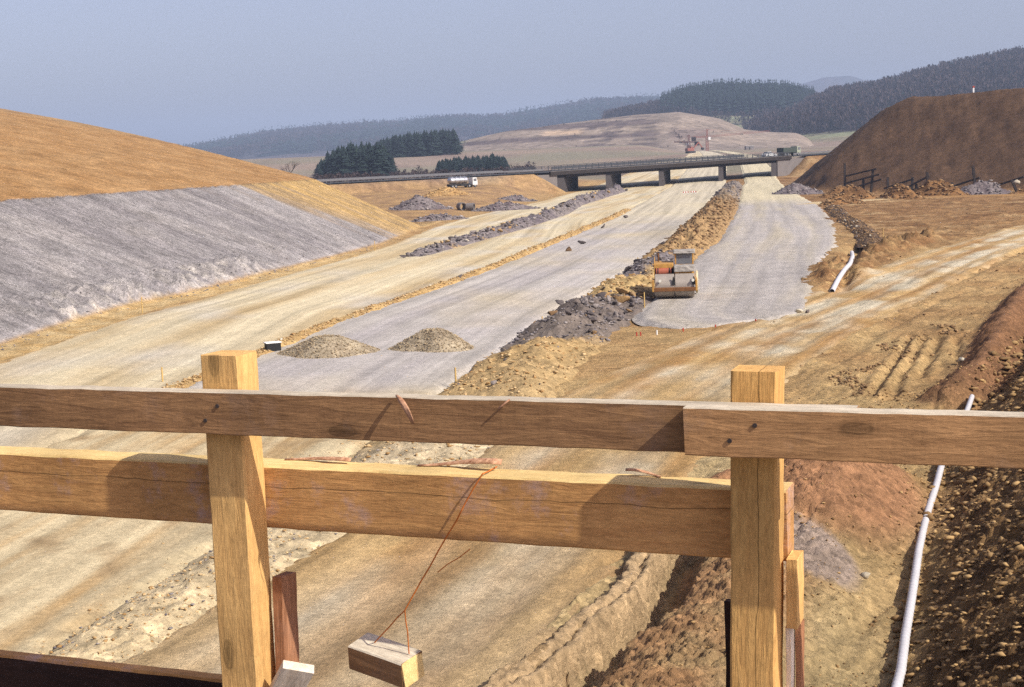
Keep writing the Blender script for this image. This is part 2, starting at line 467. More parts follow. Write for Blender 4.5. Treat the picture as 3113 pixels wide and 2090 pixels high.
def ground_z(x, y, fine=True):
    x = np.asarray(x, float); y = np.asarray(y, float)
    z = base_z(x, y)
    # left cutting and the hill above it
    u = (ip(y, TOE) - x) * 0.985
    v = np.maximum(u - 13.2, 0)
    cut = np.minimum(u / 2.1, 6.3) + np.clip(0.27 * v - 0.0006 * v * v, 0, 26)
    cut = np.where(u < 0, u * 0.5, cut)
    yn = 172 + np.maximum(-9.8 - x, 0) * 1.0 + np.minimum(-9.8 - x, 0) * 0.3
    nose = (yn - y) / 1.7
    roll = 0.0022 * np.maximum(y - 183, 0) ** 2
    hill = smin(cut - roll, nose, 1.2)
    z = np.where(u > -6, smax(z, hill, 0.25), z)
    # right-hand spoil embankment
    dF = (x - 56) * 0.79 + (y - 246) * 0.613
    dL = (x - 50) * 0.978 - (y - 255) * 0.206
    dB = 330 - y + (x - 80) * 0.3
    md = smin(smin(dF, dL, 4.0), dB, 6.0)
    mound = smin(md * 0.78, 16.3 + 0 * x, 2.6)
    mound = mound + np.where(mound > 0.5, (0.55 * fbm(x * 0.12, y * 0.12, 4, 40) + (0.30 * fbm(x * 0.6, y * 0.35, 4, 42, 0.65) if fine else 0)) * np.clip(mound / 3, 0, 1), 0)
    z = np.where(md > -3, smax(z, mound, 0.5), z)
    # cross-road embankments
    ap = approach_z(x, y)
    z = np.where((y > 60) & (ap > z - 2), smax(z, ap, 0.5), z)
    # abutment bank at the lower right
    ub = x - ip(y, BANK)
    hb = np.clip(ub, 0, 30) * 0.74
    cap = ip(y, [(0, 6), (45, 6), (58, 2.5), (75, 0.3), (85, 0)])
    bank = smin(hb, cap + 0 * x, 0.5)
    z = np.where((ub > 0) & (y < 85), z + np.maximum(bank, 0), z)
    near = y < 130
    if np.any(near):
        d, run = pdist(x, y, TRENCH); d = -d
        inr = sm((33 - y) / 4)
        jag = 0.16 * fbm(x * 1.3, y * 1.3, 3, 3)
        cl = fbm(x * 5.5, y * 5.5, 4, 150, 0.7) if fine else 0.0
        dj = d + jag + 0.10 * cl
        band = sm((dj + 0.62) / 0.08) * sm((-0.02 - dj) / 0.12)                   # driven-on strip, a step above the haul road
        tw = 0.72 + 0.40 * fbm(run * 0.5, run * 0 + 3, 2, 153)
        trench = sm((dj + 0.05) / 0.14) * sm((tw + 0.14 - dj) / 0.24)
        bank_ = sm((dj - tw) / 0.25) * (0.55 + 0.45 * sm((dj - tw - 0.2) / 0.9)) * sm((4.4 - dj) / 2.0)
        hb_ = 0.66 + 0.30 * fbm(run * 0.45, run * 0, 2, 152)
        z = z + inr * (0.24 * band - 0.62 * trench + hb_ * bank_ * (1 + 0.22 * cl) + 0.05 * cl * bank_ + 0.015 * cl * band)
        z = z - inr * band * 0.10 * np.exp(-((dj + 0.30) / 0.05) ** 2)             # tyre crack along the strip
        hx, hy = (x - 6.0) / 2.2, (y - 29.0) / 3.2
        z = z + 1.0 * np.exp(-(hx * hx + hy * hy) ** 1.2) * sm((34.5 - y) / 3)
        dr, _ = pdist(x, y, REDRIDGE)
        j2 = 0.3 * fbm(x * 0.9, y * 0.9, 3, 5) + (0.22 * fbm(x * 3.2, y * 3.2, 4, 7, 0.7) if fine else 0)
        z = z + np.where(y > 36, sm((y - 38) / 5) * sm((82 - y) / 8) * (0.85 * np.exp(-((dr + j2) / 0.75) ** 2) - 0.5 * np.exp(-((dr + j2 - 1.5) / 0.6) ** 2)), 0)
        dd, _ = pdist(x, y, DITCH)
        ind = sm((y - 74) / 3) * sm((116 - y) / 6)
        z = z - ind * 0.55 * np.exp(-((dd - 0.25) / 0.65) ** 2)
        for pl, dep, wid in RUTS:
            q, _ = pdist(x, y, pl); q = q + (0.12 * fbm(x * 1.1, y * 1.1, 3, 15) if fine else 0)
            z = z - dep * np.exp(-(q / wid) ** 2) + 0.45 * dep * np.exp(-((np.abs(q) - 2.1 * wid) / (0.8 * wid)) ** 2) * (1 if dep > 0 else 0)
        dh, _ = pdist(x, y, ROUGH)
        rb = np.clip(fbm(x * 0.55, y * 0.4, 4, 9) * 1.4 + 0.55, 0, 2)
        if fine: rb = rb * (1 + 0.55 * fbm(x * 2.1, y * 1.6, 4, 12, 0.7))
        z = z + sm((y - 77) / 6) * sm((120 - y) / 8) * 0.95 * rb * np.exp(-((dh + 0.3) / 1.6) ** 2)
    # formation is dug a little below the layers laid on it
    inroad = (x > ip(y, PALE_L) + 0.6) & (x < ip(y, BERM_R) - 0.4) & (y > 14) & (y < 1200)
    z = np.where(inroad, z - 0.14, z)
    pr = ip(y, PAD_R)
    inpad = (x > ip(y, BERM_R) - 0.4) & (x < pr - 0.9) & (y > 63.5) & (y < 1200)
    z = np.where(inpad, z - 0.14, z)
    if fine:
        onroad = inroad | inpad
        rough = np.where(onroad, 0.0, 1.0)
        hill_face = sm((u - 0.3) / 1.5) * sm((190 - y) / 15)
        right = sm((x - ip(y, BERM_R) - 2.5) / 4) * (1 - hill_face)
        z = z + rough * (0.05 * fbm(x * 0.7, y * 0.7, 4, 20) + right * (0.10 * fbm(x * 0.32, y * 0.22, 5, 24, 0.6) + 0.07 * fbm(x * 1.7, y * 1.2, 4, 27, 0.7) + 0.05 * np.clip(fbm(x * 2.6 - y * 1.5, y * 0.35 + x * 0.25, 3, 29), -1, 0.1) * 2))
        z = z + right * sm((y - 112) / 12) * sm((205 - y) / 10) * 0.55 * np.maximum(fbm(x * 0.32, y * 0.14, 4, 28, 0.6) - 0.04, 0) * rough
        # rill relief of the cut face runs down the slope
        z = z + hill_face * sm((13.5 - u) / 1.0) * (0.12 * fbm(y * 0.9, u * 0.07, 4, 30, 0.65) + 0.05 * fbm(y * 2.4, u * 0.5, 3, 33))
        z = z + hill_face * sm((u - 13) / 1.0) * 0.10 * fbm(x * 0.5, y * 0.5, 4, 36, 0.65)
        # weathered rock ledges along the toe
        toe = sm((u - 0.2) / 0.6) * sm((3.6 - u) / 1.5) * sm((y - 70) / 6) * sm((112 - y) / 10)
        z = z + toe * 1.3 * np.abs(fbm(u * 0.35, y * 0.75, 4, 38, 0.65))
        # coarse rubble on the abutment bank
        rb = (ub > -0.4) & (y < 80)
        z = np.where(rb, z + sm((ub + 0.4) / 1.2) * (0.24 * fbm(x * 1.9, y * 1.9, 5, 44, 0.75) + 0.10 * fbm(x * 0.6, y * 0.6, 3, 47)), z)
    return z

def ground_face(x, y):
    u = (ip(y, TOE) - x) * 0.985
    return sm((u - 0.3) / 1.0) * sm((13.3 - u) / 0.4) * sm((196 - y) / 8)

def ground_col(x, y, z):
    n1 = fbm(x * 0.05, y * 0.05, 4, 60); n2 = fbm(x * 0.25, y * 0.18, 4, 64); n3 = fbm(x * 0.9, y * 0.7, 3, 68)
    def cc(rgb): return np.broadcast_to(alb(*rgb), x.shape + (3,)).copy()
    def bl(a, b, w): return a + (b - a) * np.clip(w, 0, 1)[..., None]
    c = cc((206, 174, 122))
    c = bl(c, cc((180, 142, 96)), 0.5 + n2 * 1.2)
    # right-hand working area: browner with distance to the mound
    c = bl(c, cc((168, 130, 88)), sm((y - 85) / 60) * sm((x - 25) / 10))
    c = bl(c, cc((128, 94, 62)), sm((y - 85) / 60) * sm((x - 25) / 10) * (0.25 + n3 * 1.2 + n2 * 1.4))
    c = bl(c, cc((200, 168, 122)), sm((y - 85) / 60) * sm((x - 25) / 10) * (fbm(x * 0.1, y * 0.3, 4, 69) - 0.1) * 2.5)
    # foreground: pale haul-road dust
    fg = sm((48 - y) / 14) * sm((8 - x + 0 * y) / 4)
    c = bl(c, cc((208, 184, 136)), fg * (0.75 + n2))
    c = bl(c, cc((226, 206, 164)), sm((ip(y, BERM_L) + 1.0 - x) / 2) * sm((60 - y) / 10))
    # cutting
    u = (ip(y, TOE) - x) * 0.985
    st = fbm(y * 0.45, u * 0.035, 4, 71, 0.65)
    grey = bl(cc((188, 181, 177)), cc((162, 155, 154)), 0.5 + st * 1.3)
    grey = bl(grey, cc((200, 190, 180)), n2 * 0.7)
    yel = bl(cc((222, 184, 120)), cc((178, 156, 130)), 0.25 + st * 1.6)
    wy = sm((y - 128 - (13 - u) * 1.3 + 16 * st) / 14)
    face = bl(grey, yel, wy)
    toe = sm((3.4 - u) / 1.6) * sm((y - 70) / 8) * sm((110 - y) / 10)
    face = bl(face, cc((226, 216, 204)), toe * (fbm(u * 0.4, y * 0.9, 4, 74, 0.65) - 0.06) * 4.0)
    hillc = bl(cc((192, 152, 104)), cc((178, 136, 88)), 0.5 + n2 * 1.3)
    inface = sm((u - 0.1) / 0.5) * sm((200 - y) / 6)
    c = bl(c, face, inface)
    c = bl(c, hillc, sm((u - 13.1 + 0.35 * fbm(x * 0.5, y * 0.8, 4, 73, 0.65)) / 0.2) * sm((230 - y) / 20))
    strip = sm((u + 2.4) / 0.6) * sm((0.4 - u) / 0.5) * sm((135 - y) / 20)
    c = bl(c, bl(cc((210, 172, 112)), cc((228, 200, 148)), 0.5 + n3), strip)
    # left plain before the cross road
    lp = sm((ip(y, TOE) - x) / 4) * sm((y - 176) / 10)
    c = bl(c, bl(cc((192, 156, 108)), cc((160, 128, 96)), 0.4 + n2 * 1.5), lp)
    # spoil embankment: dark humus
    dF = (x - 56) * 0.79 + (y - 246) * 0.613; dL = (x - 50) * 0.978 - (y - 255) * 0.206
    md = np.minimum(dF, dL)
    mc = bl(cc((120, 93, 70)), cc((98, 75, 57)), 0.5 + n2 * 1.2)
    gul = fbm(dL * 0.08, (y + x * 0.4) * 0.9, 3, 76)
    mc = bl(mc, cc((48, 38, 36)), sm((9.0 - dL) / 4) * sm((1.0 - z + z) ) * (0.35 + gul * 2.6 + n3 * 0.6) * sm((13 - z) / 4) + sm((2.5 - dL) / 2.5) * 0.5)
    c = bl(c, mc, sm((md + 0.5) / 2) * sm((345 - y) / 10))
    dh, _ = pdist(x, y, ROUGH)
    c = bl(c, cc((152, 114, 76)), sm((2.8 - np.abs(dh + 0.3)) / 1.2) * sm((y - 76) / 4) * sm((122 - y) / 8) * (0.7 + n3 * 1.2))
    # abutment bank, trench, red earth
    ub = x - ip(y, BANK)
    bk = bl(cc((178, 140, 94)), cc((120, 92, 62)), 0.5 + n3 * 1.6)
    c = bl(c, bk, sm((ub + 0.2) / 0.7) * sm((75 - y) / 10))
    d, _ = pdist(x, y, TRENCH); d = -d
    red = cc((190, 148, 106))
    c = bl(c, cc((216, 184, 140)), sm((d + 0.75) / 0.15) * sm((0.2 - d) / 0.2) * sm((34 - y) / 3))
    c = bl(c, red, sm((d - 0.1) / 0.3) * sm((3.6 - d) / 1.4) * sm((34 - y) / 3) * (0.85 + n3))
    hx, hy = (x - 6.0) / 2.3, (y - 29.2) / 3.6
    c = bl(c, cc((190, 142, 104)), sm((1.25 - np.hypot(hx, hy)) / 0.4))
    gx, gy = (x - 5.0) / 0.9, (y - 24.2) / 1.6
    c = bl(c, cc((184, 164, 150)), sm((1.1 - np.hypot(gx, gy)) / 0.3) * 0.9)
    dr, _ = pdist(x, y, REDRIDGE)
    c = bl(c, cc((154, 114, 82)), sm((1.3 - np.abs(dr)) / 0.5) * sm((y - 39) / 3) * sm((80 - y) / 6))
    # country beyond the works
    far = sm((y - 372) / 20)
    fld = bl(cc((166, 146, 128)), cc((150, 142, 120)), 0.5 + fbm(x * 0.006, y * 0.009, 2, 80) * 3)
    fld = bl(fld, cc((132, 112, 104)), fbm(x * 0.02, y * 0.012, 3, 84) * 1.6)
    leftfar = sm((ip(y, TOE) - 8 - x) / 8) * sm((y - 300 - x * 0.6) / 10)
    c = bl(c, fld, np.maximum(far, leftfar))
    return c * (1 + 0.10 * n1)[..., None]

M_soil = soil_mat('bare_soil', (0.55, 6.0), 0.26, 0.9, 11.0, bdist=0.12, face=True)
M_far = soil_mat('country_fields', (0.03, 0.3), 0.18, 0.0, 1.0, speck=0.25)

# one sheet: rows close together near the viewer, wider apart with distance
rows = list(np.linspace(2, 14.5, 16)) + [15.0, 15.4, 15.7]
y = 15.9
while y < 470:
    rows.append(y); y += min(max(y * y / 10800 * 0.85, 0.024), y * (0.0045 if y < 125 else 0.0065))
while y < 9000:
    rows.append(y); y *= 1.035
rows = np.array(rows)
tt = np.concatenate([np.linspace(-1.6, -0.41, 24, endpoint=False), np.linspace(-0.41, 0.41, 520), np.linspace(0.41, 1.6, 25)[1:]])
GX = tt[None, :] * rows[:, None]; GY = np.repeat(rows[:, None], len(tt), 1)
GZ = ground_z(GX, GY)
GC = ground_col(GX, GY, GZ)
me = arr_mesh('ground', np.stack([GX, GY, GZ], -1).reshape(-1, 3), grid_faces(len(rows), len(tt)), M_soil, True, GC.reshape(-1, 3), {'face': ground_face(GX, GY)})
tag(link(bpy.data.objects.new('ground', me)), kind='structure')

# ------------------------------------------------------------------ laid roads
def road(name, L, Rr, y0, y1, mat, colf, cols=60, round_near=0.0, zoff=0.0, edge=0.7, rut=0.012):
    ys = [y0]
    while ys[-1] < y1:
        q = ys[-1]; ys.append(q + min(max(q * q / 10800 * 1.2, 0.06), q * 0.010))
    ys = np.array(ys)
    a = np.linspace(-0.02, 1.02, cols)
    x0, x1 = ip(ys, L), ip(ys, Rr)
    if round_near:
        c = (x0 + x1) / 2; f = np.sqrt(np.clip((ys - y0 + 0.02) / round_near, 0, 1) * (2 - np.clip((ys - y0 + 0.02) / round_near, 0, 1)))
        x0, x1 = c + (x0 - c) * f, c + (x1 - c) * f
    wd = (x1 - x0)[:, None]
    X = x0[:, None] + a[None, :] * wd; Y = np.repeat(ys[:, None], cols, 1)
    t = a[None, :] * wd; d = np.minimum(t, wd - t)
    if round_near: d = np.minimum(d, (Y - y0) * 0.8)
    e = d + edge * fbm(X * 0.7, Y * 0.7, 4, 90, 0.65)
    Z = base_z(X, Y) + 0.02 + zoff - 0.20 * (1 - sm((e + 0.15) / 0.6)) + rut * fbm(t * 1.1, Y * 0.05, 3, 93) + 0.012 * fbm(X * 0.5, Y * 0.2, 3, 96)
    col = colf(X, Y, t, wd)
    me = arr_mesh(name, np.stack([X, Y, Z], -1).reshape(-1, 3), grid_faces(len(ys), cols), mat, True, col.reshape(-1, 3), {'t': t, 's': Y})
    return tag(link(bpy.data.objects.new(name, me)), kind='structure')

def blc(shape, base, *layers):
    c = np.broadcast_to(alb(*base), shape + (3,)).copy()
    for rgb, w in layers:
        c = c + (alb(*rgb) - c) * np.clip(w, 0, 1)[..., None]
    return c

M_road = soil_mat('rolled_gravel', (0.35, 9.0), 0.11, 0.7, 18.0, streak=(1.2, 0.014, 0.30), bdist=0.05, sa_=0.5, speck=14.0)
M_pad = soil_mat('grey_chippings', (0.5, 12.0), 0.12, 0.9, 16.0, streak=(0.9, 0.02, 0.20), bdist=0.07, sa_=0.7, speck=12.0)
M_haul = soil_mat('dusty_haul_road', (0.5, 7.0), 0.16, 0.9, 14.0, streak=(1.3, 0.016, 0.42), bdist=0.08, sa_=0.55, speck=14.0)

def col_pale(X, Y, t, wd):
    n = fbm(t * 0.35, Y * 0.02, 4, 100); m = fbm(X * 0.15, Y * 0.08, 3, 104)
    return blc(X.shape, (224, 208, 172), ((206, 180, 134), 0.25 + n * 1.5), ((214, 208, 196), m * 1.2), ((204, 166, 106), sm((0.9 - t) / 0.8) * 0.7))

def col_grey(X, Y, t, wd):
    n = fbm(t * 0.4, Y * 0.025, 4, 110); m = fbm(X * 0.12, Y * 0.06, 3, 114)
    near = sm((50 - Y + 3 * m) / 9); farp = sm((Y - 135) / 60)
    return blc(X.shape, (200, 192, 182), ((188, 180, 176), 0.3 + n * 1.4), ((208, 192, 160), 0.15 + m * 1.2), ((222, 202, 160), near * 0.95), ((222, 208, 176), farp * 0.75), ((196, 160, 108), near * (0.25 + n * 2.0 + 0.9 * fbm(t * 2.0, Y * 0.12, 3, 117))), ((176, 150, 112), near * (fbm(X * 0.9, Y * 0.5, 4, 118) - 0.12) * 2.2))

def col_pad(X, Y, t, wd):
    n = fbm(t * 0.5, Y * 0.03, 4, 120); m = fbm(X * 0.2, Y * 0.1, 3, 124)
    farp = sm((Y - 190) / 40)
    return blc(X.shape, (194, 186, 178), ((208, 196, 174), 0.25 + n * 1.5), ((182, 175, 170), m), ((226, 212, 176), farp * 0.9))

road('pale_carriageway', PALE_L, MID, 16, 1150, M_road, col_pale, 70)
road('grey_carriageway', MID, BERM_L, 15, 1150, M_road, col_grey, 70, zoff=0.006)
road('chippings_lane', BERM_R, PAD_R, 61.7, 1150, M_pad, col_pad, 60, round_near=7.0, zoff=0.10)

# haul road: a ribbon along its own curve
def ribbon(name, pl, width, mat, colf, zadd=0.085, cols=40, step0=0.25):
    pl = np.array(pl, float)
    seg = np.hypot(*np.diff(pl, axis=0).T); cum = np.concatenate([[0], np.cumsum(seg)])
    # smooth the polyline
    ss = np.linspace(0, cum[-1], 60)
    px, py = np.interp(ss, cum, pl[:, 0]), np.interp(ss, cum, pl[:, 1])
    for _ in range(10):
        px[1:-1] = (px[:-2] + px[1:-1] * 2 + px[2:]) / 4; py[1:-1] = (py[:-2] + py[1:-1] * 2 + py[2:]) / 4
    cum = np.concatenate([[0], np.cumsum(np.hypot(np.diff(px), np.diff(py)))])
    s = [0.0]
    while s[-1] < cum[-1]:
        yy = np.interp(s[-1], cum, py); s.append(s[-1] + max(step0 * 0.3, yy * yy / 10800 * 1.3))
    s = np.array(s[:-1])
    cx, cy = np.interp(s, cum, px), np.interp(s, cum, py)
    tx, ty = np.gradient(cx), np.gradient(cy); L = np.hypot(tx, ty); tx, ty = tx / L, ty / L
    w = np.interp(s, [0, cum[-1]], width)
    a = np.linspace(-0.5, 0.5, cols)
    t = a[None, :] * w[:, None]
    X = cx[:, None] + ty[:, None] * t; Y = cy[:, None] - tx[:, None] * t
    S = np.repeat(s[:, None], cols, 1)
    e = w[:, None] / 2 - np.abs(t) + 0.5 * fbm(X * 0.6, Y * 0.6, 3, 130)
    Z = ground_z(X, Y, True) + zadd - 0.16 * (1 - sm(e / 1.0))
    lane = np.exp(-((t + 1.0 + 0.5 * fbm(S * 0.03, S * 0 + 4, 2, 137)) / 0.5) ** 2) + np.exp(-((t - 1.3 + 0.5 * fbm(S * 0.03, S * 0 + 8, 2, 137)) / 0.55) ** 2)
    rut = 0.9 * lane + 0.6 * sum(a_ * np.exp(-((t - q + 0.9 * fbm(S * 0.035, S * 0 + q * 3.1, 3, 133)) / w_) ** 2) for q, w_, a_ in ((-3.0, 0.2, .5), (-2.3, 0.35, .7), (-1.2, 0.15, .5), (-0.3, 0.4, .6), (0.7, 0.3, 1.), (1.5, 0.16, .6), (2.4, 0.35, 1.), (3.1, 0.2, .5)))
    Z = Z - 0.03 * rut + 0.02 * fbm(X * 1.6, Y * 1.6, 4, 135, 0.7)
    col = colf(X, Y, t, S, rut)
    me = arr_mesh(name, np.stack([X, Y, Z], -1).reshape(-1, 3), grid_faces(len(s), cols), mat, True, col.reshape(-1, 3), {'t': t, 's': S})
    return tag(link(bpy.data.objects.new(name, me)), kind='structure')

def col_haul(X, Y, t, S, rut):
    n = fbm(t * 0.8, S * 0.05, 4, 140); m = fbm(X * 0.3, Y * 0.2, 3, 144)
    return blc(X.shape, (206, 172, 118), ((182, 140, 88), 0.45 + n * 1.8), ((226, 212, 182), rut * (0.6 + 1.4 * m) * (0.7 + 0.6 * sm((Y - 45) / 20))), ((212, 188, 150), sm((30 - Y) / 10) * 0.4))

ribbon('haul_road', [(-6.0, 14), (-3.2, 20.3), (-1.0, 27.6), (3.2, 41.3), (9.8, 56.8), (17.8, 72.0), (29.6, 95.0), (47, 124.0), (74, 163)], (7.4, 7.6), M_haul, col_haul, cols=64)
def col_side(X, Y, t, S, rut):
    n = fbm(t * 0.8, S * 0.05, 4, 150)
    return blc(X.shape, (222, 200, 158), ((190, 158, 112), 0.2 + n * 1.4), ((180, 140, 92), sm((X - 48) / 14)))
ribbon('side_track', [(32, 196), (40, 197), (47, 203), (56, 207), (70, 203), (90, 192)], (6.0, 4.0), M_haul, col_side, zadd=0.16, cols=14)
# ------------------------------------------------------------------ stones
def ico():
    p = (1 + 5 ** 0.5) / 2
    v = np.array([(-1, p, 0), (1, p, 0), (-1, -p, 0), (1, -p, 0), (0, -1, p), (0, 1, p), (0, -1, -p), (0, 1, -p), (p, 0, -1), (p, 0, 1), (-p, 0, -1), (-p, 0, 1)], float)
    v /= np.linalg.norm(v[0])
    f = np.array([(0, 11, 5), (0, 5, 1), (0, 1, 7), (0, 7, 10), (0, 10, 11), (1, 5, 9), (5, 11, 4), (11, 10, 2), (10, 7, 6), (7, 1, 8), (3, 9, 4), (3, 4, 2), (3, 2, 6), (3, 6, 8), (3, 8, 9), (4, 9, 5), (2, 4, 11), (6, 2, 10), (8, 6, 7), (9, 8, 1)])
    return v, f
ICO_V, ICO_F = ico()

def sub(v, f):
    v = [tuple(p) for p in v]; cache = {}; out = []
    def mid(a, b):
        k = (min(a, b), max(a, b))
        if k not in cache:
            m = (np.array(v[a]) + np.array(v[b])) / 2; m /= np.linalg.norm(m)
            cache[k] = len(v); v.append(tuple(m))
        return cache[k]
    for a, b, c in f:
        ab, bc, ca = mid(a, b), mid(b, c), mid(c, a)
        out += [(a, ab, ca), (b, bc, ab), (c, ca, bc), (ab, bc, ca)]
    return np.array(v), np.array(out)

def stone_shape(r, fine=False):
    """a broken stone: a ball cut by a few random flat breaks, then flattened"""
    v, f = (sub(ICO_V, ICO_F) if fine else (ICO_V.copy(), ICO_F))
    for _ in range(16 if fine else 5):
        n = r.normal(size=3); n /= np.linalg.norm(n); d = r.uniform(0.28, 0.75)
        h = v @ n
        v = v - np.maximum(h - d, 0)[:, None] * n
    v = v * r.uniform(0.9, 1.1, (len(v), 1)) * np.array([1.0, r.uniform(0.6, 1.0), r.uniform(0.45, 0.8)])
    return v, f

M_rock_grey = rock_mat('grey_slate_stone', alb(164, 153, 146), alb(112, 104, 102))
M_rock_dark = rock_mat('dark_slate_stone', alb(128, 116, 110), alb(82, 75, 74))
M_rock_tan = rock_mat('tan_stone', alb(222, 190, 138), alb(176, 138, 90))
M_rock_brown = rock_mat('brown_clod', alb(176, 144, 104), alb(122, 96, 70))
M_rock_pale = rock_mat('pale_stone', alb(232, 222, 200), alb(198, 184, 160))
_r = np.random.default_rng(21)
STONE = {}
for key, m in (('grey', M_rock_grey), ('dark', M_rock_dark), ('tan', M_rock_tan), ('brown', M_rock_brown), ('pale', M_rock_pale)):
    STONE[key] = []
    for k in range(7):
        v, f = stone_shape(_r, True)
        STONE[key].append(arr_mesh('stone', v, f, m))
LITTER = [stone_shape(_r) for _ in range(10)]

def put_stone(kind, x, y, z, size, parent=None, name='stone'):
    o = bpy.data.objects.new(name, random.choice(STONE[kind]))
    o.location = (x, y, z + size * 0.18)
    o.rotation_euler = (random.uniform(-0.5, 0.5), random.uniform(-0.5, 0.5), random.uniform(0, 6.28))
    o.scale = (size / 2 * random.uniform(0.8, 1.3), size / 2 * random.uniform(0.8, 1.2), size / 2 * random.uniform(0.8, 1.2))
    return link(o, parent)

def litter(name, P, S, mat, parent=None, label=None):
    """loose small stones nobody could count, as one mesh; P (N,3), S (N,) sizes"""
    r = np.random.default_rng(len(P) + 5)
    vs, fs, n = [], [], 0
    kind = r.integers(0, len(LITTER), len(P))
    for k, (v, f) in enumerate(LITTER):
        idx = np.where(kind == k)[0]
        if len(idx) == 0: continue
        a = r.uniform(0, 6.283, len(idx)); b = r.uniform(-0.6, 0.6, len(idx))
        ca, sa, cb, sb = np.cos(a), np.sin(a), np.cos(b), np.sin(b)
        x, y, z = v.T
        y2 = y[None] * cb[:, None] - z[None] * sb[:, None]; z2 = y[None] * sb[:, None] + z[None] * cb[:, None]
        x3 = x[None] * ca[:, None] - y2 * sa[:, None]; y3 = x[None] * sa[:, None] + y2 * ca[:, None]
        an = np.stack([r.uniform(0.6, 1.5, len(idx)), r.uniform(0.55, 1.3, len(idx)), r.uniform(0.45, 1.0, len(idx))], 1)
        q = np.stack([x3 * an[:, :1], y3 * an[:, 1:2], z2 * an[:, 2:]], -1) * (S[idx] / 2)[:, None, None] + P[idx][:, None, :]
        q[..., 2] += (S[idx] * 0.15)[:, None]
        vs.append(q.reshape(-1, 3))
        fs.append((f[None] + (np.arange(len(idx)) * len(v))[:, None, None]).reshape(-1, 3) + n)
        n += len(idx) * len(v)
    me = arr_mesh(name, np.concatenate(vs), np.concatenate(fs), mat)
    o = link(bpy.data.objects.new(name, me), parent)
    return tag(o, label, None, None, 'stuff')

def litter_mat(name, ca, cb):
    m, nt, b = new_mat(name)
    ge = N(nt, 'ShaderNodeNewGeometry')
    c = mix(nt, tuple(ca), tuple(cb), ge.outputs['Random Per Island'])
    nt.links.new(c, b.inputs['Base Color']); b.inputs['Roughness'].default_value = 1.0
    return m
ML_grey = litter_mat('grey_chips', alb(178, 168, 162), alb(110, 104, 108))
ML_tan = litter_mat('tan_chips', alb(230, 200, 150), alb(170, 132, 84))
ML_brown = litter_mat('brown_crumbs', alb(184, 150, 108), alb(118, 92, 66))
ML_pile = litter_mat('crushed_stone', alb(206, 186, 150), alb(150, 130, 104))
ML_bank = litter_mat('bank_rubble', alb(210, 172, 118), alb(120, 92, 62))

# ------------------------------------------------------------------ berms of rubble between the lanes
M_heap = soil_mat('heaped_rubble', (1.4, 9.0), 0.22, 0.7, 8.0, bdist=0.10, speck=6.0)

def berm(name, L, Rr, y0, y1, hf, colf, zoff=-0.05, cols=26, seed=200, rough=0.35, stepk=1.0, wob_=0.25):
    ys = [y0]
    while ys[-1] < y1:
        q = ys[-1]; ys.append(q + stepk * min(max(q * q / 10800 * 1.2, 0.07), q * 0.0045))
    ys = np.array(ys)
    wob = wob_
    x0 = ip(ys, L) - wob * fbm(ys * 0.35, ys * 0, 3, seed); x1 = ip(ys, Rr) + wob * fbm(ys * 0.35, ys * 0 + 9, 3, seed + 1)
    a = np.linspace(0, 1, cols)
    X = x0[:, None] + a[None, :] * (x1 - x0)[:, None]; Y = np.repeat(ys[:, None], cols, 1)
    prof = np.sin(np.pi * a) ** 0.8
    h = hf(ys)[:, None] * prof[None, :]
    big = 0.75 + 0.9 * fbm(X * 0.28, Y * 0.22, 3, seed + 2)
    ends = np.minimum(sm((ys - y0) / 2.5), sm((y1 - ys) / 6))[:, None]
    Z = base_z(X, Y) + zoff + ends * h * np.clip(big, 0.15, 1.7) + ends * prof[None, :] ** 0.5 * (rough * hf(ys)[:, None] * fbm(X * 1.3, Y * 1.1, 4, seed + 6, 0.66) + 0.10 * fbm(X * 4.0, Y * 3.4, 3, seed + 9, 0.7))
    Z[:, 0] -= 0.15; Z[:, -1] -= 0.15
    col = colf(X, Y)
    me = arr_mesh('rubble_base', np.stack([X, Y, Z], -1).reshape(-1, 3), grid_faces(len(ys), cols), M_heap, True, col.reshape(-1, 3))
    root = empty(name, (float(X[0, cols // 2]), y0, 0))
    ob = link(bpy.data.objects.new('rubble_base', me), root)
    ob.location = (-root.location.x, -root.location.y, 0)
    return root, (ys, a, X, Y, Z)

def berm_sample(g, n, r, ya=None, yb=None, bias=2.0, alo=0.04, ahi=0.96):
    ys, a, X, Y, Z = g
    ya = ys[0] if ya is None else ya; yb = ys[-1] if yb is None else yb
    # denser close by
    u = r.random(n)
    yy = ya * (yb / ya) ** (u ** (1 / 1.0)) if bias else ya + (yb - ya) * u
    i = np.clip(np.searchsorted(ys, yy), 0, len(ys) - 1)
    j = np.clip((r.uniform(alo, ahi, n) * (len(a) - 1)).astype(int), 0, len(a) - 1)
    jx = r.normal(0, 0.05, n)
    return np.stack([X[i, j] + jx, Y[i, j] + jx, Z[i, j]], 1)

def rel(P, root):
    return P - np.array([root.location.x, root.location.y, root.location.z])

def col_berm(X, Y):
    n = fbm(X * 0.35, Y * 0.3, 3, 210)
    yy = Y + 3.0 * n + (X - (ip(Y, BERM_L) + ip(Y, BERM_R)) / 2) * -1.2
    key = [(18, (218, 196, 154)), (38, (212, 192, 156)), (42, (192, 164, 118)), (55, (190, 160, 112)), (57.5, (132, 120, 110)), (74, (124, 112, 104)), (76.5, (200, 170, 118)), (85, (196, 166, 114)), (87, (128, 118, 116)), (97, (126, 118, 118)), (100, (180, 148, 104)), (180, (166, 136, 98)), (215, (148, 130, 108)), (300, (140, 128, 118))]
    ks = [k for k, _ in key]; cs = np.array([alb(*c) for _, c in key])
    c = np.stack([np.interp(yy, ks, cs[:, q]) for q in range(3)], -1)
    return c * (1 + 0.25 * fbm(X * 1.2, Y * 1.0, 3, 214))[..., None]

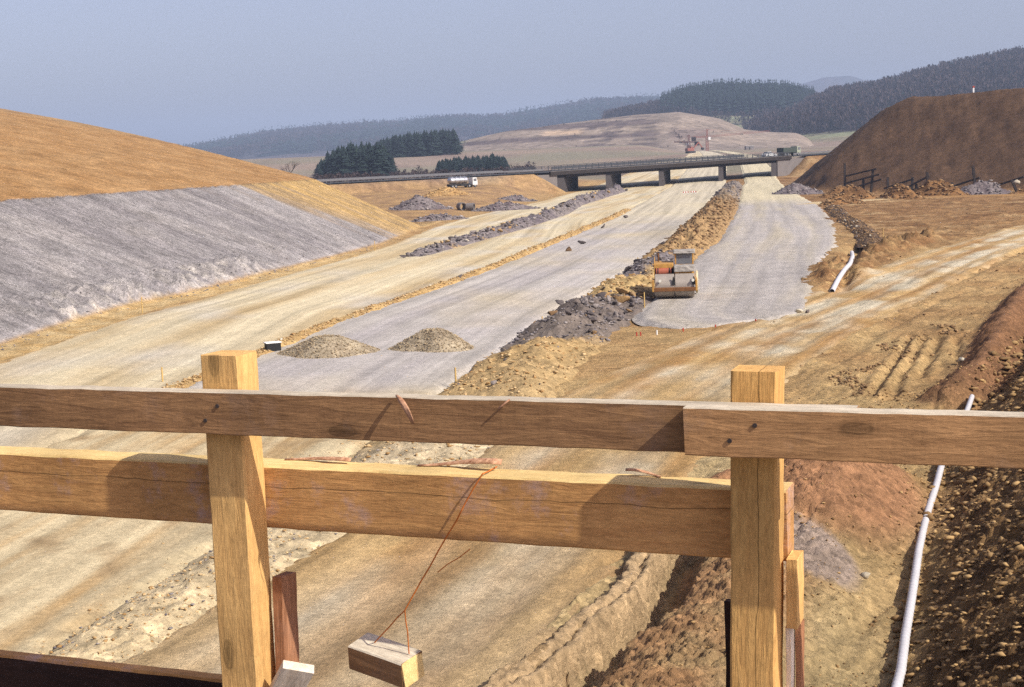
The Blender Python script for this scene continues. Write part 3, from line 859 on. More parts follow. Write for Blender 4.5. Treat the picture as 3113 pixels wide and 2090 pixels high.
r = np.random.default_rng(31)
root, g = berm('rubble_berm', BERM_L, BERM_R, 17.5, 322,
               lambda y: ip(y, [(17, 0.30), (38, 0.34), (44, 0.55), (57, 0.75), (64, 0.85), (75, 0.85), (88, 0.85), (100, 1.1), (190, 1.4), (322, 1.6)]), col_berm, cols=40, wob_=0.7, rough=0.5)
tag(root, 'long berm of dark rock and yellow earth between the grey carriageway and the chippings lane', 'rubble berm')
def zone(y):
    q = y + random.gauss(0, 2.0)
    if q < 39: return 'grey' if random.random() < 0.5 else 'tan'
    if q < 57: return 'tan' if random.random() < 0.85 else 'grey'
    if q < 75.5: return random.choice(['dark', 'grey', 'brown', 'dark'])
    if q < 86: return 'tan'
    if q < 99: return 'dark' if random.random() < 0.5 else 'grey'
    if q < 190: return 'brown' if random.random() < 0.75 else 'dark'
    return 'dark' if random.random() < 0.6 else 'brown'
P = rel(np.concatenate([berm_sample(g, 130, r, 57.5, 76), berm_sample(g, 50, r, 86, 100), berm_sample(g, 30, r, 46, 57), berm_sample(g, 90, r, 100, 300)]), root)
for p in P:
    yy = p[1] + root.location.y
    big = 58 < yy < 76 or 87 < yy < 99
    s = (0.25 + 0.75 * random.random() ** 2.2) * (0.78 if big else 0.58) * (0.6 if yy < 60 else 1.0) * (1 + yy / 400)
    put_stone(zone(yy), p[0], p[1], p[2], s, root)
P = rel(berm_sample(g, 9000, r, 18, 300), root); yy = P[:, 1] + root.location.y
S = (0.035 + 0.15 * r.random(len(P)) ** 2.2) * np.clip(yy / 38, 0.6, 4)
gm = ((yy > 57.5) & (yy < 75)) | ((yy > 86) & (yy < 99)) | (yy > 215) | ((yy < 38) & (r.random(len(P)) < 0.2))
litter('loose_stones', P[gm], S[gm], ML_grey, root, 'grey slate chips strewn over the berm')
litter('loose_stones', P[~gm & (yy < 100)], S[~gm & (yy < 100)], ML_tan, root, 'tan stones and crumbs strewn over the berm')
litter('loose_stones', P[~gm & (yy >= 100)], S[~gm & (yy >= 100)], ML_brown, root, 'brown clods strewn over the berm')

# grey rubble row between the two pale strips
RUB_C = [(112, -9.6), (118, -7.7), (132, -5.3), (158, 0.2), (196, 6.9), (230, 10.6), (303, 23.3), (318, 26)]
RUB_L = [(a, b - (1.1 if a < 125 else 1.7)) for a, b in RUB_C]; RUB_R = [(a, b + (1.0 if a < 125 else 1.7)) for a, b in RUB_C]
def col_rub(X, Y):
    n = fbm(X * 0.2, Y * 0.16, 3, 220)
    return blc(X.shape, (146, 136, 132), ((120, 110, 114), 0.4 + n * 1.5), ((208, 174, 118), sm((n - 0.18) / 0.2) * 0.8 * sm((160 - Y) / 20)))
root, g = berm('rubble_row', RUB_L, RUB_R, 117, 312, lambda y: ip(y, [(116, 0.4), (135, 0.65), (200, 1.1), (312, 1.5)]), col_rub, seed=230, rough=0.5)
tag(root, 'row of grey rubble across the pale carriageway leading to the bridge', 'rubble row')
P = rel(berm_sample(g, 170, r), root)
for p in P:
    put_stone(random.choice(['grey', 'grey', 'dark', 'tan']), p[0], p[1], p[2], random.uniform(0.25, 0.85) * (1 + (p[1] + root.location.y) / 500), root)
P = rel(berm_sample(g, 2200, r), root)
litter('loose_stones', P, 0.12 + 0.4 * r.random(len(P)) ** 2, ML_grey, root, 'grey broken stone covering the row')

# low yellow gravel strip between the pale and the grey carriageway
MS_L = [(a, b - (0.55 if a < 100 else 0.7)) for a, b in MID]; MS_R = [(a, b + (0.6 if a < 100 else 0.7)) for a, b in MID]
def col_str(X, Y):
    n = fbm(X * 0.5, Y * 0.3, 3, 240)
    return blc(X.shape, (214, 180, 122), ((192, 156, 102), 0.4 + n * 1.4))
root, g = berm('gravel_strip', MS_L, MS_R, 44, 205, lambda y: ip(y, [(44, 0.14), (70, 0.22), (110, 0.28), (205, 0.4)]), col_str, seed=250, cols=14, rough=0.5)
tag(root, 'low yellow gravel strip dividing the pale carriageway from the grey one', 'gravel strip')
P = rel(berm_sample(g, 130, r), root)
for p in P:
    put_stone(random.choice(['tan', 'tan', 'pale']), p[0], p[1], p[2], random.uniform(0.08, 0.24) * (1 + (p[1] + root.location.y) / 300), root)
P = rel(berm_sample(g, 3200, r), root)
litter('loose_stones', P, (0.04 + 0.10 * r.random(len(P)) ** 2) * (1 + (P[:, 1] + root.location.y) / 110), ML_tan, root, 'yellow gravel lying on the strip')

# ------------------------------------------------------------------ single heaps
def heap(name, cx, cy, rx, ry, h, rot, colf, label, cat, mat=None, n=40, m=64, seed=300, rough=0.18, sharp=1.0, group=None, zoff=-0.08, freq=1.0):
    rr = np.linspace(0, 1, n)[:, None]; th = np.linspace(0, 2 * np.pi, m)[None, :]
    ax = 1 + 0.12 * np.sin(th * 2 + seed) + 0.10 * np.sin(th * 3 + seed * 1.7); ax = ax * np.ones_like(rr)
    lx, ly = rr * np.cos(th) * rx * ax, rr * np.sin(th) * ry * ax
    X = cx + lx * math.cos(rot) - ly * math.sin(rot); Y = cy + lx * math.sin(rot) + ly * math.cos(rot)
    prof = (1 - sm(rr)) * 0.45 + (1 - rr) * 0.55
    prof = np.minimum(prof * 1.12, 0.97) ** sharp
    Z = h * prof * np.ones_like(th) + rough * h * np.sqrt(np.clip(prof, 0, 1)) * fbm(X * 0.9 * freq, Y * 0.9 * freq, 5, seed, 0.6)
    Z = Z + ground_z(X, Y, False) + zoff + 0.14 * ((X > ip(Y, PALE_L)) & (X < ip(Y, BERM_R)))
    Z[-1] -= 0.25
    Z[:, -1] = Z[:, 0]
    z0 = float(Z.min())
    me = arr_mesh(name, np.stack([X - cx, Y - cy, Z - z0], -1).reshape(-1, 3), grid_faces(n, m), mat or M_heap, True, colf(X, Y).reshape(-1, 3))
    o = link(bpy.data.objects.new(name, me)); o.location = (cx, cy, z0)
    return tag(o, label, cat, group), (X, Y, Z)

def heap_litter(o, g, n, smin_, smax_, mat, label, r):
    X, Y, Z = g
    i = (np.sqrt(r.random(n)) * (X.shape[0] - 1)).astype(int); j = r.integers(0, X.shape[1], n)
    P = np.stack([X[i, j], Y[i, j], Z[i, j]], 1) + r.normal(0, 0.03, (n, 3)) * np.array([1, 1, 0])
    P = P - np.array(o.location)
    litter('loose_stones', P, smin_ + (smax_ - smin_) * r.random(n) ** 2, mat, o, label)

cpile = lambda X, Y: blc(X.shape, (190, 174, 146), ((164, 148, 124), 0.4 + fbm(X * 1.2, Y * 1.2, 3, 310) * 1.4))
o, g = heap('gravel_pile', -7.6, 58.2, 2.25, 1.9, 0.82, 0.15, cpile, 'left gravel pile on the carriageway, by the small black box', 'gravel pile', seed=311, rough=0.05, sharp=0.9, group='gravel piles')
heap_litter(o, g, 2200, 0.05, 0.13, ML_pile, 'crushed stone of the pile', r)
o, g = heap('gravel_pile', -3.2, 58.4, 1.85, 1.6, 0.92, 0.0, cpile, 'right, more pointed gravel pile on the grey carriageway', 'gravel pile', seed=317, rough=0.05, sharp=0.85, group='gravel piles')
heap_litter(o, g, 2000, 0.05, 0.13, ML_pile, 'crushed stone of the pile', r)

cgrey = lambda X, Y: blc(X.shape, (140, 130, 128), ((112, 100, 102), 0.4 + fbm(X * 0.6, Y * 0.6, 3, 320) * 1.6))
cbrown = lambda X, Y: blc(X.shape, (160, 120, 78), ((112, 82, 54), 0.4 + fbm(X * 0.5, Y * 0.5, 3, 324) * 1.6))
ctan = lambda X, Y: blc(X.shape, (204, 166, 110), ((166, 128, 82), 0.4 + fbm(X * 0.5, Y * 0.5, 3, 328) * 1.6))
HG = 'heaps on the left plain'
for k, (cx, cy, rx, ry, h, cf, lab) in enumerate([
    (-13.6, 222, 4.6, 4.0, 1.9, cgrey, 'largest dark grey heap on the left plain behind the cutting'),
    (-0.6, 221, 5.5, 2.6, 1.3, cgrey, 'grey rubble heap on the left plain beside the pale carriageway'),
    (-9.5, 192, 4.5, 2.2, 0.9, cgrey, 'low grey heap at the end of the cutting beside the pale carriageway'),
    (2.0, 262, 4.5, 2.5, 1.0, cgrey, 'small grey heap on the left plain nearest the bridge'),
    (-11.0, 262, 6.5, 4.0, 1.4, ctan, 'yellow earth heap on the left plain below the tanker')]):
    o, g = heap('rubble_heap' if cf is cgrey else 'soil_heap', cx, cy, rx, ry, h, 0.3 * k, cf, lab, 'heap', seed=340 + k, rough=0.35, group=HG)
    heap_litter(o, g, 260, 0.2, 0.7, ML_grey if cf is cgrey else ML_tan, 'loose stones of the heap', r)
HR = 'heaps along the foot of the spoil embankment'
for k, (cx, cy, rx, ry, h, cf, lab) in enumerate([
    (49.5, 246, 4.5, 6.0, 1.8, cgrey, 'grey rubble heap beside the chippings lane under the bridge wing wall'),
    (52.5, 222, 4.6, 4.0, 1.7, cbrown, 'brown heap where the side track leaves the chippings lane'),
    (45.5, 194, 3.6, 3.0, 1.3, cbrown, 'brown stony heap at the right edge of the chippings lane'),
    (50.5, 208, 4.0, 3.4, 2.0, cbrown, 'rounded brown heap with stones below the timber frames'),
    (56.5, 206, 3.6, 2.6, 2.1, cbrown, 'dark-fronted brown heap in the middle of the row'),
    (62.5, 208, 4.8, 2.6, 2.4, cbrown, 'widest dark-fronted heap of the row'),
    (69.5, 209, 4.5, 2.8, 2.0, cgrey, 'grey heap of slabs near the right end of the row'),
    (78.0, 207, 5.0, 3.0, 2.2, cbrown, 'last brown heap at the right edge of the picture')]):
    o, g = heap('soil_heap' if cf is cbrown else 'rubble_heap', cx, cy, rx, ry, h, 0.5 * k, cf, lab, 'heap', seed=360 + k, rough=0.32, group=HR)
    heap_litter(o, g, 240, 0.2, 0.8, ML_brown if cf is cbrown else ML_grey, 'loose stones of the heap', r)

# dark rubble along the right edge of the chippings lane
RE_C = [(108, 27.2), (122, 30.5), (140, 33.8), (160, 37.0), (180, 40.8), (192, 43.4)]
root, g = berm('rubble_edge', [(a, b - 0.8) for a, b in RE_C], [(a, b + 1.6) for a, b in RE_C], 109, 190, lambda y: 0.55 + 0 * y, lambda X, Y: blc(X.shape, (128, 104, 80), ((88, 74, 66), 0.4 + fbm(X * 0.6, Y * 0.5, 3, 380) * 1.6)), seed=385, rough=0.6)
tag(root, 'dark rubble edge along the right side of the chippings lane', 'rubble edge')
P = rel(berm_sample(g, 90, r), root)
for p in P: put_stone(random.choice(['dark', 'brown', 'pale', 'grey']), p[0], p[1], p[2], random.uniform(0.2, 0.55), root)
P = rel(berm_sample(g, 1200, r), root)
litter('loose_stones', P, 0.1 + 0.3 * r.random(len(P)) ** 2, ML_brown, root, 'dark stones of the rubble edge')

# ------------------------------------------------------------------ stones strewn over the open ground
def scatter(n, xf, y0, y1, r, s0, s1, mat, name, label, keep=None):
    y = y0 * (y1 / y0) ** r.random(n)
    x = xf(y, r.random(n))
    if keep is not None:
        k = keep(x, y, r); x, y = x[k], y[k]
    z = ground_z(x, y)
    road_ = (x > ip(y, PALE_L)) & (x < ip(y, BERM_R)); z = z + np.where(road_, 0.15, 0.0)
    s = (s0 + (s1 - s0) * r.random(len(x)) ** 4) * np.clip(y / 30, 0.6, 3)
    o = litter(name, np.stack([x, y, z], 1), s, mat)
    return tag(o, label, 'stones', None, 'stuff')

def patchy(fq, th, seed):
    return lambda x, y, r: fbm(x * fq, y * fq, 3, seed) + 0.25 * (r.random(len(x)) - 0.5) > th
scatter(12000, lambda y, u: ip(y, BANK) - 0.3 + u * (0.42 * y - ip(y, BANK) + 0.3).clip(1, 12), 15.5, 56, r, 0.03, 0.30, ML_bank, 'bank_stones', 'brown broken stone covering the shaded bank at the lower right', patchy(0.5, -0.35, 400))
scatter(5500, lambda y, u: ip(y, BANK) - 3.4 + u * 3.3, 16, 44, r, 0.02, 0.13, ML_bank, 'bank_foot_stones', 'loose stones along the white drain pipe', patchy(0.6, -0.15, 404))
scatter(5000, lambda y, u: ip(y, BERM_R) - 0.6 + u * 4.0, 18, 46, r, 0.02, 0.08, ML_tan, 'roadside_stones', 'yellow crumbs beside the haul road behind the railing', patchy(0.5, 0.02, 408))
scatter(6000, lambda y, u: ip(y, BERM_R) + 2 + u * (0.40 * y - ip(y, BERM_R) - 2).clip(2, 60), 40, 190, r, 0.022, 0.12, ML_brown, 'field_stones', 'brown clods over the working area on the right', patchy(0.35, 0.12, 412))
scatter(2500, lambda y, u: ip(y, TOE) - 3.5 + u * 4.0, 55, 150, r, 0.015, 0.075, ML_grey, 'toe_stones', 'grey scree at the foot of the left cutting', None)
scatter(2500, lambda y, u: ip(y, BERM_L) - 1.6 + u * 2.4, 16, 46, r, 0.018, 0.09, ML_tan, 'edge_crumbs', 'crumbs along the left edge of the low windrow', patchy(0.6, -0.05, 416))
scatter(2600, lambda y, u: ip(y, BANK) - 5.2 + 0.9 * u + 0.8 * np.sin(y * 0.9), 36, 60, r, 0.02, 0.14, ML_brown, 'ridge_clods', 'dark clods beside the red ridge at the right', patchy(0.7, -0.1, 420))
scatter(1500, lambda y, u: (u - 0.35) * 0.5 * y, 18, 60, r, 0.02, 0.06, ML_tan, 'road_grit', 'grit lying on the haul road and carriageway', None)

SG = 'larger single stones'
for k, (x, y, s, kd, lab) in enumerate([
    (-4.63, 23.4, 0.36, 'pale', 'large pale stone on the haul road left of the left post'),
    (7.45, 33.0, 0.34, 'pale', 'pale flat stone on the reddish heap right of the right post'),
    (5.9, 23.6, 0.28, 'pale', 'pale angular stone between the right post and the drain pipe'),
    (1.52, 26.6, 0.20, 'pale', 'round pale stone beside the ruts left of the right post'),
    (15.4, 48.2, 0.55, 'pale', 'white stone on the far side of the red ridge at the right'),
    (13.45, 66.2, 0.6, 'pale', 'pale stone at the rounded end of the chippings lane'),
    (13.75, 65.6, 0.5, 'dark', 'dark stone beside the pale one at the end of the chippings lane'),
    (4.9, 117, 1.0, 'brown', 'brown boulder on the gravel strip beside a dark one'),
    (6.6, 126, 1.1, 'dark', 'dark boulder on the gravel strip beside a brown one'),
    (10.2, 153, 1.0, 'dark', 'dark boulder at the far end of the gravel strip'),
    (14.6, 176, 1.1, 'dark', 'farthest dark boulder of the gravel strip'),
    (-3.4, 92.8, 0.8, 'dark', 'dark slab lying at the middle of the gravel strip'),
    (-8.6, 116.4, 1.0, 'dark', 'dark boulder in front of the grey rubble row'),
    (-3.9, 134.5, 1.0, 'pale', 'pale boulder at the near side of the grey rubble row')]):
    o = put_stone(kd, x, y, float(ground_z(np.array([x]), np.array([y]))[0]) + (0.14 if x < ip(y, BERM_R) else 0.0), s, name='boulder')
    tag(o, lab, 'stone', SG)
# ------------------------------------------------------------------ far hills
HILLS = []
def hill(name, D, W0, W1, crest, colf, nth=160, nr=60, base=6.0, rough=1.5, seed=500, mat=None):
    """a ridge: crest height given by bearing (x/y) -> slope above the eye at distance D"""
    s0, s1 = crest[0][0], crest[-1][0]
    cs = [a for a, _ in crest]; ce = [b for _, b in crest]
    def zf(x, y):
        s = x / np.maximum(y, 1); q = y / D
        top = 7.6 + D * np.interp(s, cs, ce)
        b = np.where(q < 1, sm((q - W0) / (1 - W0)) ** 0.9, 1 - 0.7 * sm((q - 1) / (W1 - 1)))
        ed = sm((s - s0) / 0.03) * sm((s1 - s) / 0.03)
        return base + (top - base) * b * ed + rough * fbm(x / D * 22, y / D * 22, 4, seed) * b
    s = np.linspace(s0, s1, nth); q = np.linspace(W0, W1, nr)
    Y = np.repeat((q * D)[:, None], nth, 1); X = Y * s[None, :]
    Z = zf(X, Y)
    me = arr_mesh(name, np.stack([X, Y, Z], -1).reshape(-1, 3), grid_faces(nr, nth), mat or M_far, True, colf(X, Y, Z).reshape(-1, 3))
    tag(link(bpy.data.objects.new(name, me)), kind='structure')
    HILLS.append(zf)
    return zf

cwood = lambda X, Y, Z: blc(X.shape, (96, 84, 84), ((78, 80, 78), 0.4 + fbm(X * 0.004, Y * 0.004, 3, 510) * 1.8))
def cfield(X, Y, Z):
    s = X / Y; n = fbm(X * 0.012, Y * 0.012, 3, 520)
    band = np.sin(Z * 0.62 + 2.2 * fbm(X * 0.006, Y * 0.006, 2, 524))
    tr = np.sin(Z * 2.1 + 3.0 * fbm(X * 0.01, Y * 0.004, 2, 526))
    c = blc(X.shape, (152, 137, 124), ((164, 147, 130), 0.5 + n * 1.5), ((104, 90, 88), sm((band - 0.2) / 0.3) * 0.8 * sm((0.115 - s) / 0.02)), ((92, 80, 80), sm((tr - 0.6) / 0.15) * 0.75 * sm((0.112 - s) / 0.01) * sm((s - 0.04) / 0.02)),
            ((206, 178, 148), sm((s - 0.022) / 0.01) * sm((0.058 - s) / 0.008) * sm((Z - 24) / 1.5) * sm((29 - Z) / 1.5)),
            ((128, 112, 104), sm((s - 0.112) / 0.006) * sm((0.148 - s) / 0.01) * sm((27 - Z) / 3) * sm((Z - 16) / 3) * 0.8),
            ((150, 152, 118), sm((-0.022 - s) / 0.01) * (0.6 + n)))
    return c
def cright(X, Y, Z):
    s = X / Y; e = (Z - 7.6) / Y
    lo = np.interp(s, [0.155, 0.19, 0.23, 0.27, 0.35, 0.5], [0.0075, 0.0095, 0.0105, 0.0115, 0.012, 0.012])
    gl = sm((0.013 - np.abs(s - 0.196)) / 0.003) * sm((0.0030 - np.abs(e - 0.0205 - (s - 0.196) * 0.3)) / 0.001)
    w = sm((e - lo) / 0.001) * (1 - gl)
    c = cmeadow(X, Y, Z); return c + (alb(72, 58, 60) - c) * w[..., None]
def cmeadow(X, Y, Z):
    n = fbm(X * 0.008, Y * 0.02, 3, 530)
    return blc(X.shape, (150, 138, 112), ((152, 156, 120), 0.5 + n * 1.8), ((150, 124, 112), sm((16 - Z) / 4) * 0.7))

hill('hill', 5600, 0.75, 1.15, [(0.05, 0.025), (0.12, 0.036), (0.165, 0.040), (0.205, 0.0441), (0.2235, 0.0485), (0.2417, 0.0488), (0.252, 0.0452), (0.30, 0.046), (0.40, 0.042), (0.6, 0.03)], cwood, base=10, seed=501, rough=4)
Z_ridge = hill('hill', 4200, 0.55, 1.2, [(-0.75, 0.000), (-0.40, 0.006), (-0.30, 0.009), (-0.2196, 0.0122), (-0.1672, 0.0204), (-0.1212, 0.0238), (-0.0755, 0.0245), (-0.0449, 0.0264), (0.0008, 0.0256), (0.0314, 0.0295), (0.062, 0.0343), (0.1077, 0.0340), (0.16, 0.037), (0.24, 0.034)], cwood, nth=260, base=10, seed=502, rough=6)
Z_con = hill('hill', 1900, 0.68, 1.2, [(0.02, 0.012), (0.0739, 0.0245), (0.0923, 0.0275), (0.1108, 0.0305), (0.1261, 0.0352), (0.1505, 0.0378), (0.1809, 0.0362), (0.1991, 0.0345), (0.2142, 0.030), (0.25, 0.028), (0.32, 0.02)], cmeadow, base=12, seed=503, rough=2)
Z_right = hill('hill', 1750, 0.52, 1.25, [(0.140, 0.006), (0.1651, 0.009), (0.1866, 0.0165), (0.2081, 0.0235), (0.2295, 0.0312), (0.2599, 0.0345), (0.3056, 0.0448), (0.3617, 0.0532), (0.45, 0.060), (0.62, 0.06), (0.75, 0.045)], cright, nth=200, base=6, seed=504, rough=2)
Z_mid = hill('hill', 1150, 0.80, 1.3, [(-0.13, 0.006), (-0.09, 0.009), (-0.0459, 0.0115), (-0.0335, 0.0138), (0.0003, 0.0200), (0.0463, 0.0243), (0.0921, 0.0280), (0.1226, 0.0289), (0.150, 0.0234), (0.1681, 0.0152), (0.19, 0.012), (0.23, 0.010)], cfield, nth=220, nr=80, base=6.5, seed=505, rough=0.8)

def land_z(x, y):
    z = ground_z(x, y, False)
    for f in HILLS:
        pass
    return z

# ------------------------------------------------------------------ woods that read as one mass
def leaf_mat(name, ca, cb):
    m, nt, b = new_mat(name)
    ge = N(nt, 'ShaderNodeNewGeometry')
    c = mix(nt, tuple(ca), tuple(cb), ge.outputs['Random Per Island'])
    nt.links.new(c, b.inputs['Base Color']); b.inputs['Roughness'].default_value = 0.9
    return m
M_needle = leaf_mat('spruce_needles', (0.008, 0.017, 0.016), (0.019, 0.032, 0.024))
M_twig = leaf_mat('bare_twigs', (0.045, 0.032, 0.033), (0.08, 0.056, 0.052))
M_bark = flat_mat('bark', (0.10, 0.075, 0.06), 0.95, 0.4, 6.0, 0.1)

def spruce_variant(r, tiers, seg):
    """crown as stacked drooping whorls of branch fans; unit height"""
    v, f = [], []
    for k in range(tiers):
        t = k / (tiers - 1)
        z = 0.08 + 0.88 * t; rad = (0.21 * (1 - t) ** 0.7 + 0.014) * r.uniform(0.85, 1.15)
        for q in range(seg):
            a = 2 * math.pi * (q + r.random() * 0.7) / seg + k * 0.7
            L = rad * r.uniform(0.7, 1.25); w = 0.55 * 2 * math.pi / seg * r.uniform(0.8, 1.2)
            n = len(v)
            up = 0.075 * (1 - t) + 0.05
            v += [(0, 0, z + up), (L * math.cos(a - w), L * math.sin(a - w), z - 0.03 + r.uniform(-.015, .01)), (L * 1.18 * math.cos(a), L * 1.18 * math.sin(a), z - 0.05 + r.uniform(-.02, .01)), (L * math.cos(a + w), L * math.sin(a + w), z - 0.03)]
            f += [(n, n + 1, n + 2), (n, n + 2, n + 3)]
    n = len(v)
    v += [(0, 0, 1.04), (0.018, 0, 0.93), (-0.009, 0.016, 0.93), (-0.009, -0.016, 0.93)]
    f += [(n, n + 1, n + 2), (n, n + 2, n + 3), (n, n + 3, n + 1)]
    return np.array(v), np.array(f)

def bare_variant(r, n=26):
    """winter tree seen from far away: trunk, and thin twig sprays through the crown's volume"""
    v, f = [], []
    def tri(a, b, c):
        k = len(v); v.extend([a, b, c]); f.append((k, k + 1, k + 2))
    tri((-0.012, 0, 0), (0.012, 0, 0), (0, 0, 0.75)); tri((0, -0.012, 0), (0, 0.012, 0), (0, 0, 0.75))
    for _ in range(n):
        a = r.uniform(0, 6.283); t = r.uniform(0.28, 1.0); rad = 0.27 * math.sin(math.pi * min(1, 0.15 + 0.8 * t)) * r.uniform(0.5, 1.1)
        p = np.array([rad * math.cos(a), rad * math.sin(a), t])
        q = np.array([p[0] * 0.35, p[1] * 0.35, t - 0.20])
        side = np.array([-math.sin(a), math.cos(a), 0]) * r.uniform(0.012, 0.035)
        tri(tuple(q), tuple(p + side), tuple(p - side + np.array([0, 0, 0.03])))
    return np.array(v), np.array(f)

def forest(name, P, H, variants, mat, label, cat, r, wide=1.0):
    vs, fs, n = [], [], 0
    kind = r.integers(0, len(variants), len(P))
    for k, (v, f) in enumerate(variants):
        idx = np.where(kind == k)[0]
        if len(idx) == 0: continue
        a = r.uniform(0, 6.283, len(idx)); ca, sa = np.cos(a), np.sin(a)
        x = v[:, 0][None] * ca[:, None] - v[:, 1][None] * sa[:, None]; y = v[:, 0][None] * sa[:, None] + v[:, 1][None] * ca[:, None]
        h = H[idx][:, None]; ws = wide * r.uniform(0.85, 1.2, (len(idx), 1))
        q = np.stack([x * h * ws, y * h * ws, v[:, 2][None] * h], -1) + P[idx][:, None, :]
        vs.append(q.reshape(-1, 3)); fs.append((f[None] + (np.arange(len(idx)) * len(v))[:, None, None]).reshape(-1, 3) + n)
        n += len(idx) * len(v)
    o = link(bpy.data.objects.new(name, arr_mesh(name, np.concatenate(vs), np.concatenate(fs), mat)))
    return tag(o, label, cat, None, 'stuff')

fr = np.random.default_rng(51)
SP_far = [spruce_variant(fr, 6, 6) for _ in range(4)]
SP_tiny = [spruce_variant(fr, 4, 4) for _ in range(3)]
BT = [bare_variant(fr, 30) for _ in range(5)]

def on_hill(zf, D, n, s0, s1, q0, q1, r, keep=None):
    s = r.uniform(s0, s1, n); q = r.uniform(q0, q1, n); y = q * D; x = s * y; z = zf(x, y)
    if keep is not None:
        e = (z - 7.6) / y; k = keep(s, e, q, r); x, y, z = x[k], y[k], z[k]
    return np.stack([x, y, z - 0.3], 1)

def con_keep(s, e, q, r):
    lo = np.interp(s, [0.1105, 0.1378, 0.1682, 0.2142], [0.0262, 0.0215, 0.0180, 0.0272]) + r.normal(0, 0.0006, len(s))
    return e > lo
P = on_hill(Z_con, 1900, 1700, 0.110, 0.2165, 0.84, 1.03, fr, con_keep)
forest('spruce_wood', P, fr.uniform(17, 25, len(P)), SP_far, M_needle, 'dark spruce wood crowning the hill beyond the bridge', 'spruce wood', fr, 1.15)
P = on_hill(Z_con, 1900, 900, 0.070, 0.118, 0.86, 1.02, fr, lambda s, e, q, r: e > np.interp(s, [0.07, 0.09, 0.118], [0.0235, 0.0250, 0.0235]))
P2 = on_hill(Z_con, 1900, 700, 0.118, 0.19, 0.80, 0.92, fr, lambda s, e, q, r: (e < np.interp(s, [0.1105, 0.1378, 0.1682, 0.2142], [0.0262, 0.0215, 0.0180, 0.0272]) + 0.001) & (e > 0.0155))
forest('bare_wood', np.concatenate([P, P2]), fr.uniform(11, 16, len(P) + len(P2)), BT, M_twig, 'brown leafless wood fringing the spruce hill', 'leafless wood', fr, 1.3)
def right_keep(s, e, q, r):
    lo = np.interp(s, [0.155, 0.19, 0.23, 0.27, 0.35, 0.5], [0.0075, 0.0095, 0.0105, 0.0115, 0.012, 0.012]) + r.normal(0, 0.0005, len(s))
    gl = (np.abs(s - 0.196) < 0.012) & (np.abs(e - 0.0205 - (s - 0.196) * 0.3) < 0.0028)
    return (e > lo) & ~gl
P = on_hill(Z_right, 1750, 6000, 0.158, 0.46, 0.60, 1.05, fr, right_keep)
forest('bare_wood', P, fr.uniform(13, 20, len(P)), BT, M_twig, 'large leafless wood covering the hill on the right', 'leafless wood', fr, 1.35)
P = on_hill(Z_right, 1750, 260, 0.19, 0.46, 0.62, 1.04, fr, right_keep)
forest('spruce_group', P, fr.uniform(14, 21, len(P)), SP_far, M_needle, 'scattered spruces among the leafless wood on the right hill', 'spruce wood', fr)
P = on_hill(Z_ridge, 4200, 5000, -0.32, 0.17, 0.70, 1.02, fr)
k = fbm(P[:, 0] * 0.003, P[:, 1] * 0.003, 3, 560) > -0.05
forest('ridge_spruce_wood', P[k], fr.uniform(24, 34, k.sum()), SP_tiny, M_needle, 'bluish spruce wood along the far ridge on the left', 'spruce wood', fr, 2.2)
forest('ridge_bare_wood', P[~k], fr.uniform(20, 28, (~k).sum()), BT[:2], M_twig, 'hazy leafless wood on the far ridge on the left', 'leafless wood', fr, 1.9)
P = on_hill(Z_mid, 1150, 5000, -0.05, 0.17, 0.83, 1.0, fr)
k = np.abs(np.sin(P[:, 2] * 0.62 + 2.2 * fbm(P[:, 0] * 0.006, P[:, 1] * 0.006, 2, 524)) - 0.75) < 0.012
k |= (np.abs(P[:, 0] / P[:, 1] - 0.112 - (30 - P[:, 2]) * 0.0009) < 0.0012) & (P[:, 2] < 28)
forest('hedgerow', P[k], fr.uniform(1.0, 2.4, k.sum()), BT, M_twig, 'brown hedges along the terraces of the field hill', 'hedge', fr, 2.0)
# scrub behind the cross road and between the stands
y = fr.uniform(390, 640, 900); x = y * fr.uniform(-0.135, 0.02, 900)
k = fbm(x * 0.03, y * 0.02, 3, 566) > -0.05; x, y = x[k], y[k]
forest('scrub', np.stack([x, y, ground_z(x, y, False) - 0.1], 1), fr.uniform(1.2, 3.6, len(x)), BT, M_twig, 'low brown scrub behind the cross road', 'scrub', fr, 2.2)

# ------------------------------------------------------------------ conifers of the near stands, one by one
def tree_proto(idx):
    r = np.random.default_rng(600 + idx)
    v, f = spruce_variant(r, 15, 9)
    return arr_mesh('crown', v, f, M_needle)
CROWN = [tree_proto(k) for k in range(5)]
_mb = MB().tube((0, 0, -0.02), (0, 0, 0.75), 0.016, 0.004, 6)
TRUNK = bpy.data.meshes.new('trunk'); TRUNK.from_pydata(_mb.v, [], _mb.f); TRUNK.materials.append(M_bark)

def far_land(x, y):
    z = float(ground_z(np.array([x]), np.array([y]), False)[0])
    s = x / y
    if 0.80 * 1150 < y < 1.3 * 1150 and -0.13 < s < 0.23:
        z = max(z, float(Z_mid(np.array([x]), np.array([y]))[0]))
    return z

def spruce(x, y, h, label, group, wide):
    t = empty('spruce_tree', (x, y, far_land(x, y) - 0.1), random.uniform(0, 6.28))
    t.scale = (h * wide, h * wide, h)
    link(bpy.data.objects.new('trunk', TRUNK), t)
    link(bpy.data.objects.new('crown', random.choice(CROWN)), t)
    tag(t, label, 'spruce', group)

